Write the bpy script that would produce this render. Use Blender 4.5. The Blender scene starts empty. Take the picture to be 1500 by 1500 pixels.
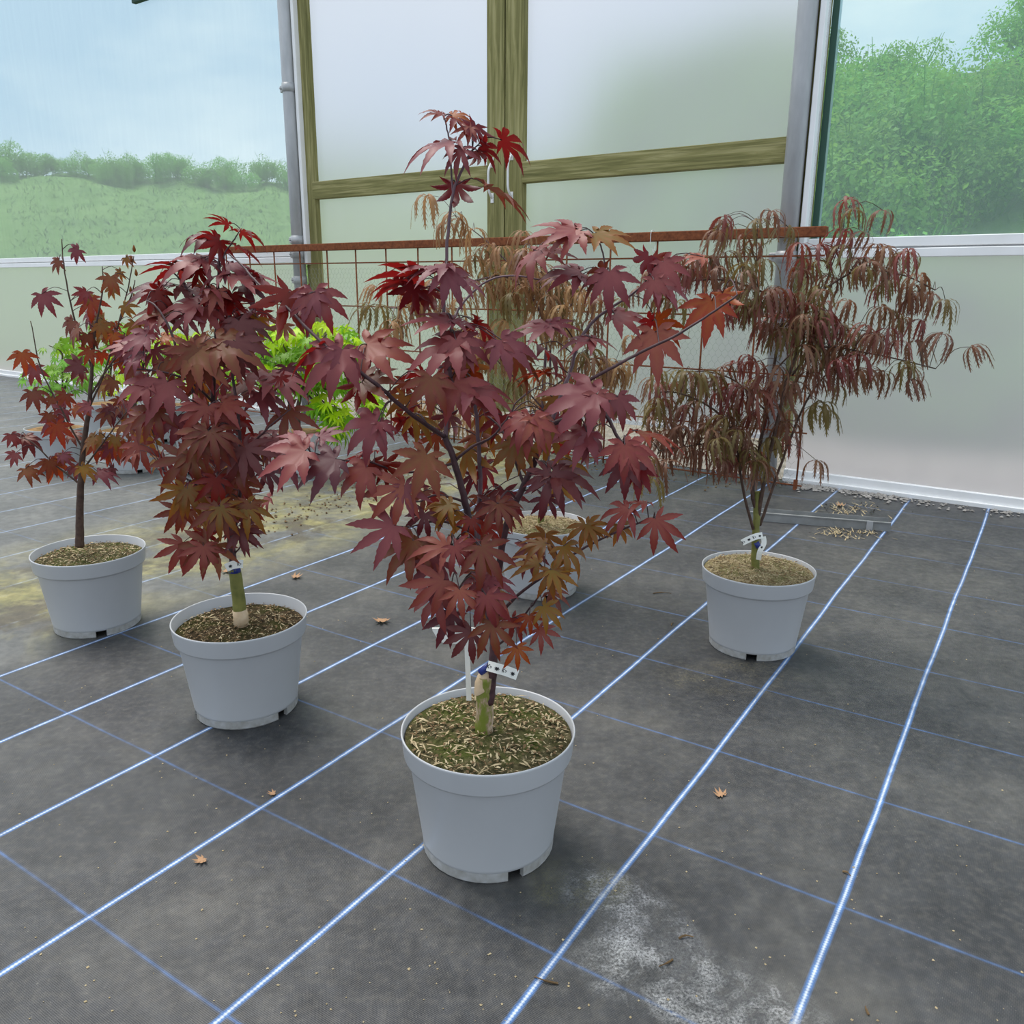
import bpy, bmesh, math, random
from mathutils import Vector, Matrix, noise
from math import radians as rad, sin, cos, pi
random.seed(7)
S = bpy.context.scene
COL = S.collection
# ------------------------------------------------------------------ camera
FPX, PITCH, ROLL, CAMH = 1214.0, 15.18, 0.35, 0.98
p, r = rad(PITCH), rad(ROLL)
FWD = Vector((0, cos(p), -sin(p))); UP0 = Vector((0, sin(p), cos(p))); RT0 = Vector((1, 0, 0))
RT = RT0*cos(r) + UP0*sin(r); UP = UP0*cos(r) - RT0*sin(r)
CPOS = Vector((0, 0, CAMH))
cam = bpy.data.cameras.new('camera'); camo = bpy.data.objects.new('camera', cam); COL.objects.link(camo)
cam.sensor_fit = 'HORIZONTAL'; cam.sensor_width = 36.0; cam.lens = 36.0*FPX/1500.0
cam.clip_start = 0.05; cam.clip_end = 300
M = Matrix((RT, UP, -FWD)).transposed().to_4x4(); M.translation = CPOS
camo.matrix_world = M
S.camera = camo
# ------------------------------------------------------------------ view
S.view_settings.view_transform = 'Standard'; S.view_settings.look = 'None'
S.view_settings.gamma = 1.0; S.view_settings.use_curve_mapping = False
S.view_settings.exposure = 0.14
# ------------------------------------------------------------------ sky
w = bpy.data.worlds.new('sky'); S.world = w; w.use_nodes = True
nt = w.node_tree; nt.nodes.clear()
def wn(t, **k):
    n = nt.nodes.new(t)
    for a, b in k.items(): setattr(n, a, b)
    return n
out = wn('ShaderNodeOutputWorld'); bg = wn('ShaderNodeBackground'); tc = wn('ShaderNodeTexCoord')
nz = wn('ShaderNodeTexNoise'); nz.inputs['Scale'].default_value = 2.6; nz.inputs['Detail'].default_value = 7
nz.inputs['Roughness'].default_value = 0.55
mp = wn('ShaderNodeMapping'); mp.inputs['Scale'].default_value = (1, 1, 2.2)
rp = wn('ShaderNodeValToRGB'); rp.color_ramp.elements[0].position = .42; rp.color_ramp.elements[1].position = .72
rp.color_ramp.elements[0].color = (.53, .66, .81, 1); rp.color_ramp.elements[1].color = (.98, .99, 1.0, 1)
nt.links.new(tc.outputs['Generated'], mp.inputs['Vector']); nt.links.new(mp.outputs[0], nz.inputs['Vector'])
nt.links.new(nz.outputs['Fac'], rp.inputs[0]); nt.links.new(rp.outputs[0], bg.inputs['Color'])
bg.inputs['Strength'].default_value = 1.18
nt.links.new(bg.outputs[0], out.inputs['Surface'])
# soft sun, diffused by the tunnel skin
sl = bpy.data.lights.new('sun', 'SUN'); sl.energy = 3.2; sl.angle = rad(35); sl.color = (1, .95, .88)
so = bpy.data.objects.new('sun', sl); COL.objects.link(so)
so.rotation_euler = Vector((.32, -.30, -1.0)).to_track_quat('-Z', 'Y').to_euler()
# ------------------------------------------------------------------ pixel helpers
def ray(x, y): return RT*((x-750)/FPX) - UP*((y-750)/FPX) + FWD
def fl(x, y, z=0.0):
    d = ray(x, y); return CPOS + d*((z-CAMH)/d.z)
def at(x, y, Y):
    d = ray(x, y); return CPOS + d*(Y/d.y)
def depth(P): return (P-CPOS).dot(FWD)
# wall frame
PHI = rad(35); U = Vector((cos(PHI), -sin(PHI), 0)); N = Vector((-sin(PHI), -cos(PHI), 0)); WB = Vector((1.4921, 4.2819, 0))
def W(u, o, z): return WB + U*u + N*o + Vector((0, 0, z))
# ------------------------------------------------------------------ material helpers
def mat(name, color=(.5, .5, .5), rough=.6, spec=.5, metal=0.0):
    m = bpy.data.materials.new(name); m.use_nodes = True
    b = m.node_tree.nodes['Principled BSDF']
    b.inputs['Base Color'].default_value = (*color, 1); b.inputs['Roughness'].default_value = rough
    b.inputs['Specular IOR Level'].default_value = spec; b.inputs['Metallic'].default_value = metal
    return m
class NT:
    def __init__(s, m): s.t = m.node_tree; s.b = s.t.nodes.get('Principled BSDF'); s.o = s.t.nodes.get('Material Output')
    def n(s, typ, **k):
        n = s.t.nodes.new(typ)
        for a, b in k.items(): setattr(n, a, b)
        return n
    def l(s, a, b): s.t.links.new(a, b)
    def coord(s, kind='Object', scale=None, rot=None, loc=None):
        c = s.n('ShaderNodeTexCoord'); m = s.n('ShaderNodeMapping')
        if scale: m.inputs['Scale'].default_value = scale
        if rot: m.inputs['Rotation'].default_value = rot
        if loc: m.inputs['Location'].default_value = loc
        s.l(c.outputs[kind], m.inputs['Vector']); return m.outputs[0]
    def noise(s, vec, scale, detail=4, rough=.55, dist=0):
        n = s.n('ShaderNodeTexNoise'); n.inputs['Scale'].default_value = scale; n.inputs['Detail'].default_value = detail
        n.inputs['Roughness'].default_value = rough; n.inputs['Distortion'].default_value = dist
        s.l(vec, n.inputs['Vector']); return n.outputs['Fac']
    def ramp(s, fac, stops, interp='LINEAR'):
        n = s.n('ShaderNodeValToRGB'); n.color_ramp.interpolation = interp; e = n.color_ramp.elements
        while len(e) < len(stops): e.new(.5)
        for q, (pp, c) in zip(e, stops):
            q.position = pp; q.color = (*c, 1) if not isinstance(c, (int, float)) else (c, c, c, 1)
        s.l(fac, n.inputs[0]); return n.outputs[0]
    def math(s, op, a, b=None, c=None, clamp=False):
        n = s.n('ShaderNodeMath', operation=op); n.use_clamp = clamp
        for i, v in enumerate((a, b, c)):
            if v is None: continue
            if isinstance(v, (int, float)): n.inputs[i].default_value = v
            else: s.l(v, n.inputs[i])
        return n.outputs[0]
    def mix(s, fac, a, b, blend='MIX'):
        n = s.n('ShaderNodeMix', data_type='RGBA', blend_type=blend)
        for i, v in ((0, fac), (6, a), (7, b)):
            if isinstance(v, (int, float)): n.inputs[i].default_value = v
            elif isinstance(v, tuple): n.inputs[i].default_value = (*v, 1)
            else: s.l(v, n.inputs[i])
        return n.outputs[2]
    def bump(s, h, strength=.3, dist=.01):
        n = s.n('ShaderNodeBump'); n.inputs['Strength'].default_value = strength; n.inputs['Distance'].default_value = dist
        s.l(h, n.inputs['Height']); s.l(n.outputs[0], s.b.inputs['Normal'])
def noisy(name, c1, c2, scale=20, rough=.7, spec=.4, bump=0., metal=0., stretch=None, bdist=.004, detail=5):
    m = mat(name, c1, rough, spec, metal); t = NT(m); v = t.coord('Object', stretch)
    f = t.noise(v, scale, detail); t.l(t.ramp(f, [(.3, c1), (.7, c2)]), t.b.inputs['Base Color'])
    if bump: t.bump(f, bump, bdist)
    return m
# ------------------------------------------------------------------ mesh helpers
class MB:
    def __init__(s): s.v = []; s.f = []; s.a = []
    def add(s, vs, fs):
        k = len(s.v); s.v += [tuple(q) for q in vs]; s.f += [tuple(i+k for i in f) for f in fs]; return s
    def box(s, x0, x1, y0, y1, z0, z1, fn=None):
        vs = [(x, y, z) for z in (z0, z1) for y in (y0, y1) for x in (x0, x1)]
        if fn: vs = [fn(*q) for q in vs]
        return s.add(vs, [(0, 2, 3, 1), (4, 5, 7, 6), (0, 1, 5, 4), (2, 6, 7, 3), (0, 4, 6, 2), (1, 3, 7, 5)])
    def tube(s, pts, rs, seg=6, caps=True):
        pts = [Vector(q) for q in pts]
        if isinstance(rs, (int, float)): rs = [rs]*len(pts)
        vs = []; fs = []; prev = None
        for i, q in enumerate(pts):
            t = (pts[min(i+1, len(pts)-1)] - pts[max(i-1, 0)])
            t = t.normalized() if t.length > 1e-9 else Vector((0, 0, 1))
            if prev is None:
                a = t.orthogonal().normalized()
            else:
                a = prev - t*prev.dot(t); a = a.normalized() if a.length > 1e-6 else t.orthogonal().normalized()
            prev = a; b = t.cross(a)
            for k in range(seg):
                an = 2*pi*k/seg; vs.append(q + (a*cos(an) + b*sin(an))*rs[i])
        for i in range(len(pts)-1):
            for k in range(seg):
                k2 = (k+1) % seg; fs.append((i*seg+k, i*seg+k2, (i+1)*seg+k2, (i+1)*seg+k))
        if caps:
            fs.append(tuple(range(seg))[::-1]); fs.append(tuple(range((len(pts)-1)*seg, len(pts)*seg)))
        return s.add(vs, fs)
    def lathe(s, prof, seg=48, a0=0., a1=2*pi, close=True, fn=None):
        vs = []; fs = []; m = len(prof); n = seg if close else seg+1
        for k in range(n):
            an = a0 + (a1-a0)*k/seg
            for (rr, z) in prof: vs.append((rr*cos(an), rr*sin(an), z))
        for k in range(seg):
            k2 = (k+1) % n
            for i in range(m-1): fs.append((k*m+i, k2*m+i, k2*m+i+1, k*m+i+1))
        if fn: vs = [fn(*q) for q in vs]
        return s.add(vs, fs)
    def mesh(s, name, smooth=False):
        me = bpy.data.meshes.new(name); me.from_pydata(s.v, [], s.f); me.validate(); me.update()
        if smooth: me.polygons.foreach_set('use_smooth', [True]*len(me.polygons))
        return me
def link(name, data, m=None, parent=None, label=None, cat=None, group=None, kind=None, mw=None):
    o = bpy.data.objects.new(name, data); COL.objects.link(o)
    if m is not None and data is not None:
        if len(data.materials) == 0: data.materials.append(m)
        elif data.materials[0] is not m:
            o.material_slots[0].link = 'OBJECT'; o.material_slots[0].material = m
    if mw is not None: o.matrix_world = mw
    if parent is not None:
        o.parent = parent; o.matrix_parent_inverse = parent.matrix_basis.inverted()
    if label: o['label'] = label
    if cat: o['category'] = cat
    if group: o['group'] = group
    if kind: o['kind'] = kind
    return o
def empty(name, loc, label, cat, group=None, kind=None):
    o = bpy.data.objects.new(name, None); COL.objects.link(o); o.location = loc; o.empty_display_size = .05
    o.matrix_basis = Matrix.Translation(loc)
    o['label'] = label
    if cat: o['category'] = cat
    if group: o['group'] = group
    if kind: o['kind'] = kind
    return o
def bevel(me, wd, seg=2):
    b = bmesh.new(); b.from_mesh(me); bmesh.ops.bevel(b, geom=b.edges[:], offset=wd, segments=seg, affect='EDGES', profile=.5)
    b.to_mesh(me); b.free(); return me
def spline(pts, n=6):
    P = [Vector(q) for q in pts]; o = []
    for i in range(len(P)-1):
        a = P[max(i-1, 0)]; b = P[i]; c = P[i+1]; d = P[min(i+2, len(P)-1)]
        for k in range(n):
            t = k/n; o.append(.5*((2*b) + (c-a)*t + (2*a-5*b+4*c-d)*t*t + (3*b-a-3*c+d)*t**3))
    o.append(P[-1]); return o
# box in the wall frame, as its own bevelled mesh object
WALLM = Matrix((U, -N, Vector((0, 0, 1)))).transposed().to_4x4()
def wmat(u, o, z):
    m = WALLM.copy(); m.translation = W(u, o, z); return m
def wbox(name, u0, u1, o0, o1, z0, z1, m, parent=None, bev=.003, **k):
    c = ((u0+u1)/2, (o0+o1)/2, (z0+z1)/2); hx, hy, hz = abs(u1-u0)/2, abs(o1-o0)/2, abs(z1-z0)/2
    me = MB().box(-hx, hx, -hy, hy, -hz, hz).mesh(name)
    if bev: bevel(me, min(bev, hx*.4, hy*.4, hz*.4), 1)
    return link(name, me, m, parent, mw=wmat(*c), **k)
# ------------------------------------------------------------------ materials
# woven ground cover: black weave, blue and white marker threads, dust, moss and lime stains
m_floor = mat('woven_ground_cover', (.05, .05, .055), .5, .5); t = NT(m_floor)
pos = t.coord('Object'); va = t.coord('Object', rot=(0, 0, rad(33)))   # x: across the main threads, y: along
sx = t.n('ShaderNodeSeparateXYZ'); t.l(va, sx.inputs[0])
wob = t.math('MULTIPLY', t.math('SUBTRACT', t.noise(pos, 1.2, 2), .5), .018)
ax = t.math('ADD', sx.outputs[0], wob); ay = t.math('ADD', sx.outputs[1], wob)
def linedist(c, off, sp): # distance to nearest marker line
    q = t.math('FRACT', t.math('ADD', t.math('DIVIDE', t.math('SUBTRACT', c, off), sp), .5))
    return t.math('MULTIPLY', t.math('ABSOLUTE', t.math('SUBTRACT', q, .5)), sp)
dA = linedist(ax, -.169, .3345); dB = linedist(ay, .565, .3465)
thread = t.n('ShaderNodeTexWave', wave_type='BANDS', bands_direction='Y'); thread.inputs['Scale'].default_value = 55
t.l(va, thread.inputs['Vector'])
n1 = t.noise(pos, 3.2, 6, .62); n2 = t.noise(pos, 60, 4, .6); n3 = t.noise(pos, 1.1, 4, .55, .4); n4 = t.noise(pos, 300, 2, .5)
base = t.ramp(n1, [(.30, (.022, .023, .026)), (.5, (.047, .048, .051)), (.70, (.098, .094, .086))])
base = t.mix(t.math('MULTIPLY', t.ramp(n2, [(.45, 0.), (.75, 1.)]), .35), base, (.16, .145, .12))
wv1 = t.n('ShaderNodeTexWave', wave_type='BANDS', bands_direction='X'); wv1.inputs['Scale'].default_value = 120; t.l(va, wv1.inputs['Vector'])
wv2 = t.n('ShaderNodeTexWave', wave_type='BANDS', bands_direction='Y'); wv2.inputs['Scale'].default_value = 120; t.l(va, wv2.inputs['Vector'])
weave = t.math('MULTIPLY', wv1.outputs['Fac'], wv2.outputs['Fac'])
base = t.mix(t.math('MULTIPLY', weave, .45), base, t.mix(.5, base, (.012, .012, .014)))
# marker threads
blueA = t.ramp(dA, [(.0038, 1.), (.0050, 0.)]); whiteA = t.ramp(t.math('ADD', dA, t.math('MULTIPLY', thread.outputs['Fac'], .0012)), [(.0010, 1.), (.0020, 0.)])
blueB = t.ramp(dB, [(.0026, 1.), (.0040, 0.)])
wear = t.ramp(t.noise(pos, 7, 4), [(.3, .35), (.6, 1.)])
dash = t.math('ADD', t.math('MULTIPLY', weave, .35), .65)
base = t.mix(t.math('MULTIPLY', t.math('MULTIPLY', blueB, wear), .62), base, (.085, .20, .47))
base = t.mix(t.math('MULTIPLY', blueA, dash), base, (.085, .24, .58))
base = t.mix(t.math('MULTIPLY', whiteA, .92), base, (.80, .86, .92))
def blob(cx, cy, rx, ry, rot=0.0, soft=.5):
    mp = t.n('ShaderNodeMapping', vector_type='TEXTURE'); mp.inputs['Location'].default_value = (cx, cy, 0)
    mp.inputs['Rotation'].default_value = (0, 0, rot); mp.inputs['Scale'].default_value = (rx, ry, 1)
    c = t.n('ShaderNodeTexCoord'); t.l(c.outputs['Object'], mp.inputs['Vector'])
    ln = t.n('ShaderNodeVectorMath', operation='LENGTH'); t.l(mp.outputs[0], ln.inputs[0])
    return t.math('SUBTRACT', 1.0, ln.outputs['Value'], clamp=True)
def stain(mask, sc, lo, hi, amt, col):
    global base
    big = t.ramp(t.noise(pos, sc*.30, 6, .7, .6), [(.44, 0.), (.62, 1.)]); fine = t.ramp(t.noise(pos, sc*5, 5, .75), [(.40, 0.), (.62, 1.)])
    edge = t.math('MULTIPLY', mask, 3.2, clamp=True)
    f = t.math('MULTIPLY', t.math('MULTIPLY', edge, t.math('MULTIPLY', t.math('ADD', t.math('MULTIPLY', big, .85), .12), fine)), amt)
    base = t.mix(f, base, col)
stain(blob(.195, 1.125, .15, .085, rad(-50)), 45, .585, .70, 1.0, (.50, .50, .51))
stain(blob(.265, .985, .20, .085, rad(-20)), 45, .585, .71, 1.0, (.48, .48, .47))
stain(blob(.115, 1.20, .10, .08, 0), 40, .50, .70, .6, (.20, .18, .065))
stain(blob(.58, 1.98, .22, .12, 0), 30, .55, .75, .55, (.26, .22, .13))
# mossy dirty strip left of the seam
strip = t.math('MULTIPLY', t.ramp(sx.outputs[0], [(0, 0.), (1, 0.)]), 1.0)
sA = t.math('MULTIPLY', t.math('SUBTRACT', -2.17, ax), 3.0, clamp=True)
sB = t.math('MULTIPLY', t.math('ADD', ax, 3.35), 2.0, clamp=True)
inst = t.math('MULTIPLY', sA, sB)
far = t.math('MULTIPLY', t.math('SUBTRACT', -2.17, ax), 8.0, clamp=True)
base = t.mix(t.math('MULTIPLY', far, .45), base, t.ramp(n1, [(.3, (.13, .135, .13)), (.7, (.26, .26, .24))]))
nm = t.noise(pos, 2.6, 7, .66, .5)
base = t.mix(t.math('MULTIPLY', inst, t.ramp(nm, [(.40, 0.), (.56, .85)])), base, t.ramp(t.noise(pos, 9, 5), [(.3, (.12, .115, .03)), (.55, (.32, .28, .085)), (.75, (.40, .37, .22))]))
nd = t.noise(pos, 4.0, 7, .7, .3)
base = t.mix(t.math('MULTIPLY', inst, t.ramp(nd, [(.50, 0.), (.60, .9)])), base, (.075, .058, .035))
# pale dust on the nearer sheet
base = t.mix(t.math('MULTIPLY', t.ramp(n3, [(.5, 0.), (.72, 1.)]), .16), base, (.24, .22, .17))
base = t.mix(t.math('MULTIPLY', t.ramp(n4, [(.68, 0.), (.74, 1.)]), .35), base, (.35, .33, .27))
mott = t.ramp(t.noise(pos, 26, 6, .68), [(.34, .62), (.66, 1.12)])
base = t.mix(1.0, base, mott, 'MULTIPLY')
t.l(base, t.b.inputs['Base Color'])
t.bump(t.math('ADD', t.math('MULTIPLY', weave, .15), t.noise(pos, 2.0, 4)), .35, .012)

def wood_mat(name, axis):
    m = mat(name, (.2, .19, .08), .75, .25); t = NT(m)
    st = {'z': (9, 9, .45), 'x': (.45, 9, 9)}[axis]
    v = t.coord('Object', st); f = t.noise(v, 5, 6, .6, .6); g = t.noise(t.coord('Object', {'z': (26, 26, .5), 'x': (.5, 26, 26)}[axis]), 6, 4, .6, .2)
    c = t.ramp(f, [(.32, (.13, .125, .042)), (.5, (.245, .225, .085)), (.68, (.40, .36, .17))])
    c = t.mix(t.ramp(g, [(.5, 0.), (.66, .5)]), c, (.13, .12, .045))
    kn = t.n('ShaderNodeTexVoronoi'); kn.inputs['Scale'].default_value = 1.5; t.l(t.coord('Object', {'z': (2.6, 2.6, 1.3), 'x': (1.3, 2.6, 2.6)}[axis]), kn.inputs['Vector'])
    c = t.mix(t.ramp(kn.outputs['Distance'], [(.05, .8), (.11, 0.)]), c, (.07, .05, .02))
    t.l(c, t.b.inputs['Base Color']); t.bump(g, .25, .003); return m
m_woodv = wood_mat('green_treated_timber_upright', 'z'); m_woodh = wood_mat('green_treated_timber_rail', 'x')
m_steel = noisy('galvanised_steel', (.36, .365, .37), (.46, .465, .47), 18, .42, .5, .05, .25, (1, 1, .3))
m_alu = noisy('white_aluminium', (.86, .85, .83), (.92, .91, .90), 8, .5, .5)
m_white = noisy('white_paint', (.72, .72, .70), (.82, .82, .80), 30, .5)
m_rust = noisy('rusty_steel', (.13, .040, .018), (.26, .085, .035), 60, .85, .2, .5, 0, (1, 1, 1), .002)
m_wire = mat('galvanised_wire', (.33, .34, .33), .5, .5, .3)
m_net = mat('green_edging', (.03, .085, .06), .7)
def sheet(name, tcol, trans, refr, rcol, rr, diff, tra=0.0, dcol=(.8, .8, .8)):
    m = bpy.data.materials.new(name); m.use_nodes = True; t = NT(m); t.t.nodes.remove(t.b)
    def sh(kind, col, **k):
        n = t.n(kind); n.inputs['Color'].default_value = (*col, 1)
        for a, b in k.items(): n.inputs[a].default_value = b
        return n.outputs[0]
    v = t.coord('Object', (5, 5, .5)); nn = t.noise(v, 3, 5)
    parts = [(trans, sh('ShaderNodeBsdfTranslucent', tcol))]
    if refr: parts.append((refr, sh('ShaderNodeBsdfRefraction', rcol, Roughness=rr, IOR=1.14)))
    if diff: parts.append((diff, sh('ShaderNodeBsdfDiffuse', dcol)))
    if tra: parts.append((tra, sh('ShaderNodeBsdfTransparent', rcol)))
    tot = parts[0][0]; cur = parts[0][1]
    for wgt, sd in parts[1:]:
        mx = t.n('ShaderNodeMixShader'); tot += wgt; mx.inputs[0].default_value = wgt/tot
        t.l(cur, mx.inputs[1]); t.l(sd, mx.inputs[2]); cur = mx.outputs[0]
    gl = t.n('ShaderNodeBsdfGlossy'); gl.inputs['Roughness'].default_value = .35; gl.inputs['Color'].default_value = (.9, .9, .9, 1)
    mx = t.n('ShaderNodeMixShader'); t.l(t.math('MULTIPLY', nn, .10), mx.inputs[0]); t.l(cur, mx.inputs[1]); t.l(gl.outputs[0], mx.inputs[2])
    t.l(mx.outputs[0], t.o.inputs['Surface']); return m
m_poly = sheet('translucent_polycarbonate', (.92, .86, .94), .42, .42, (.95, .94, 1.0), .62, .16, 0, (.80, .79, .83))
m_film = sheet('hazy_film', (.85, .9, .9), .22, 0, (.70, .83, .88), 0, .10, .68, (.55, .62, .65))
m_screen = sheet('insect_net', (.55, .75, .72), .14, 0, (.82, .95, .92), 0, .12, .74, (.35, .55, .52))
m_pot = noisy('grey_pot_plastic', (.46, .467, .478), (.50, .507, .515), 6, .42, .45)
t = NT(m_pot); 
m_potfoot = noisy('scuffed_pot_plastic', (.30, .29, .26), (.45, .45, .45), 45, .6, .3)
m_blue = mat('blue_tape', (.02, .035, .20), .4); m_black = mat('black_ink', (.015, .015, .018), .6)
m_label = noisy('white_label_plastic', (.80, .80, .74), (.86, .86, .80), 20, .4)
m_grass = mat('meadow_grass', (.15, .3, .08), .9, .1); t = NT(m_grass); v = t.coord('Object')
t.l(t.mix(t.ramp(t.noise(v, 14, 6, .7), [(.3, 0.), (.7, 1.)]), t.ramp(t.noise(v, .8, 6, .65, .5), [(.3, (.12, .25, .07)), (.5, (.25, .42, .11)), (.72, (.40, .56, .18))]), (.28, .43, .12)), t.b.inputs['Base Color'])
t.bump(t.noise(v, 6, 8, .75), .9, .15)

m_earthgravel = noisy('earth_and_pale_gravel', (.20, .18, .14), (.36, .33, .28), 9, .95, .1, .6)  # earth colour paled towards gravel to lessen green light in the panels
def leafmat(name, edge, rib, trans, tcol, rough=.42, spec=.5, var=.12):
    m = mat(name, edge, rough, spec); t = NT(m)
    at_ = t.n('ShaderNodeAttribute', attribute_name='rib'); oi = t.n('ShaderNodeObjectInfo')
    v = t.coord('Object'); nn = t.noise(v, 14, 4, .6)
    f = t.math('MULTIPLY', at_.outputs['Fac'], t.ramp(nn, [(.25, .45), (.7, 1.)]))
    c = t.mix(f, edge, rib)
    h = t.n('ShaderNodeHueSaturation'); t.l(c, h.inputs['Color'])
    h.inputs['Saturation'].default_value = 1.12
    t.l(t.math('ADD', t.math('MULTIPLY', oi.outputs['Random'], var*3.2), 1-var*1.6), h.inputs['Value'])
    t.l(t.math('ADD', t.math('MULTIPLY', oi.outputs['Random'], .022), .489), h.inputs['Hue'])
    t.l(h.outputs[0], t.b.inputs['Base Color'])
    tr = t.n('ShaderNodeBsdfTranslucent'); tr.inputs['Color'].default_value = (*tcol, 1)
    mx = t.n('ShaderNodeMixShader'); mx.inputs[0].default_value = trans
    t.l(t.b.outputs[0], mx.inputs[1]); t.l(tr.outputs[0], mx.inputs[2]); t.l(mx.outputs[0], t.o.inputs['Surface'])
    return m
LM = {
 'm': leafmat('leaf_mauve', (0.165, 0.040, 0.046), (0.190, 0.055, 0.054), .15, (.34, .03, .035), .48, .42),
 'p': leafmat('leaf_pink_red', (0.198, 0.045, 0.043), (0.228, 0.073, 0.050), .15, (.38, .045, .035), .48, .4),
 'r': leafmat('leaf_deep_red', (0.112, 0.012, 0.012), (0.133, 0.017, 0.014), .24, (.42, .018, .016), .45, .4),
 'b': leafmat('leaf_red_brown', (0.155, 0.036, 0.026), (0.146, 0.069, 0.026), .18, (.36, .05, .022), .48, .4),
 'o': leafmat('leaf_olive_orange', (0.206, 0.073, 0.022), (0.142, 0.107, 0.026), .25, (.42, .13, .025), .48, .4),
 'd': leafmat('leaf_dark_purple', (0.090, 0.022, 0.026), (0.107, 0.031, 0.031), .14, (.28, .02, .025), .46, .4),
 'a': leafmat('leaf_orange_red', (0.232, 0.034, 0.021), (0.249, 0.095, 0.026), .26, (.55, .06, .02), .45, .4),
 'l': leafmat('lace_brown', (0.155, 0.072, 0.052), (0.144, 0.086, 0.047), .22, (.36, .14, .07), .5, .35),
 'k': leafmat('lace_red', (0.168, 0.055, 0.048), (0.164, 0.070, 0.055), .22, (.40, .08, .05), .5, .35),
 'g': leafmat('lace_olive', (0.135, 0.099, 0.040), (0.145, 0.115, 0.046), .25, (.34, .23, .07), .5, .35),
 't': leafmat('lace_tan', (0.306, 0.170, 0.093), (0.323, 0.204, 0.102), .30, (.50, .28, .13), .55, .35),
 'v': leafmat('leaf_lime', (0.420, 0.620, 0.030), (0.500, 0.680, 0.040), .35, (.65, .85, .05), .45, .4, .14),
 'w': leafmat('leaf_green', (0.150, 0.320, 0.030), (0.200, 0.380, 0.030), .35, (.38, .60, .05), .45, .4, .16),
 'x': leafmat('shrub_green', (0.175, 0.362, 0.075), (0.225, 0.438, 0.081), .35, (.34, .58, .10), .6, .3, .2),
}
m_stem = noisy('dark_red_bark', (.030, .012, .014), (.085, .035, .040), 60, .5, .4, .2)
m_stemp = noisy('purple_bark', (.085, .050, .060), (.150, .085, .100), 40, .5, .4)
m_brown = noisy('brown_bark', (.050, .028, .022), (.11, .065, .045), 60, .6, .3, .2)
m_gbark = noisy('green_bark', (.12, .125, .030), (.22, .21, .055), 40, .55, .3, .2)
m_stock = mat('graft_stock_bark', (.2, .18, .08), .7, .3); t = NT(m_stock); v = t.coord('Object', (1, 1, .5)); sz = t.n('ShaderNodeSeparateXYZ'); t.l(t.coord('Object'), sz.inputs[0])
c = t.ramp(t.noise(v, 55, 5, .65), [(.40, (.16, .19, .025)), (.47, (.20, .20, .05)), (.54, (.33, .24, .15)), (.62, (.50, .38, .27))])
t.l(c, t.b.inputs['Base Color']); t.bump(t.noise(v, 120, 4), .4, .002)
m_woodcut = noisy('pale_cut_wood', (.50, .36, .22), (.62, .48, .32), 60, .7, .3, .3)
def soilmat(name, cols):
    m = mat(name, cols[0], .95, .1); t = NT(m); v = t.coord('Object')
    c = t.ramp(t.noise(v, 70, 6, .7), [(.3, cols[0]), (.5, cols[1]), (.68, cols[2])])
    c = t.mix(t.ramp(t.noise(v, 14, 4, .6), [(.45, 0.), (.62, .8)]), c, cols[3]); t.l(c, t.b.inputs['Base Color'])
    t.bump(t.noise(v, 90, 5, .7), 1, .01); return m
m_soilmoss = soilmat('mossy_compost', [(.030, .026, .014), (.085, .075, .035), (.20, .165, .09), (.085, .105, .022)])
m_soildark = soilmat('dark_compost', [(.020, .015, .008), (.060, .042, .022), (.13, .09, .05), (.060, .062, .016)])
m_soilpale = soilmat('straw_topped_compost', [(.16, .125, .065), (.33, .26, .14), (.46, .37, .22), (.20, .185, .075)])
m_soilor = soilmat('orange_bark_compost', [(.20, .11, .05), (.38, .23, .11), (.48, .32, .18), (.22, .14, .06)])
m_chip = noisy('straw_chips', (.30, .225, .12), (.52, .43, .27), 30, .85, .2)
m_chipd = noisy('bark_chips', (.07, .045, .022), (.22, .14, .07), 30, .85, .2)
m_dead = noisy('dead_leaf', (.30, .15, .07), (.46, .30, .18), 40, .75, .2)
m_stone = noisy('pale_gravel', (.22, .20, .18), (.46, .43, .39), 12, .85, .2)
m_tray = noisy('grey_channel_metal', (.20, .205, .20), (.30, .30, .29), 14, .55, .4, .1)
m_blind = mat('dark_green_blind', (.012, .045, .025), .7)
# ------------------------------------------------------------------ the setting
# floor
mb = MB(); nu, no = 40, 30
for j in range(no+1):
    for i in range(nu+1): mb.v.append(tuple(W(-13+20*i/nu, .03+9*j/no, 0)))
for j in range(no):
    for i in range(nu):
        a = j*(nu+1)+i; mb.f.append((a, a+nu+1, a+nu+2, a+1))
link('floor', mb.mesh('floor'), m_floor, kind='structure', label='woven black ground sheet with blue and white marker lines')
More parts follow.
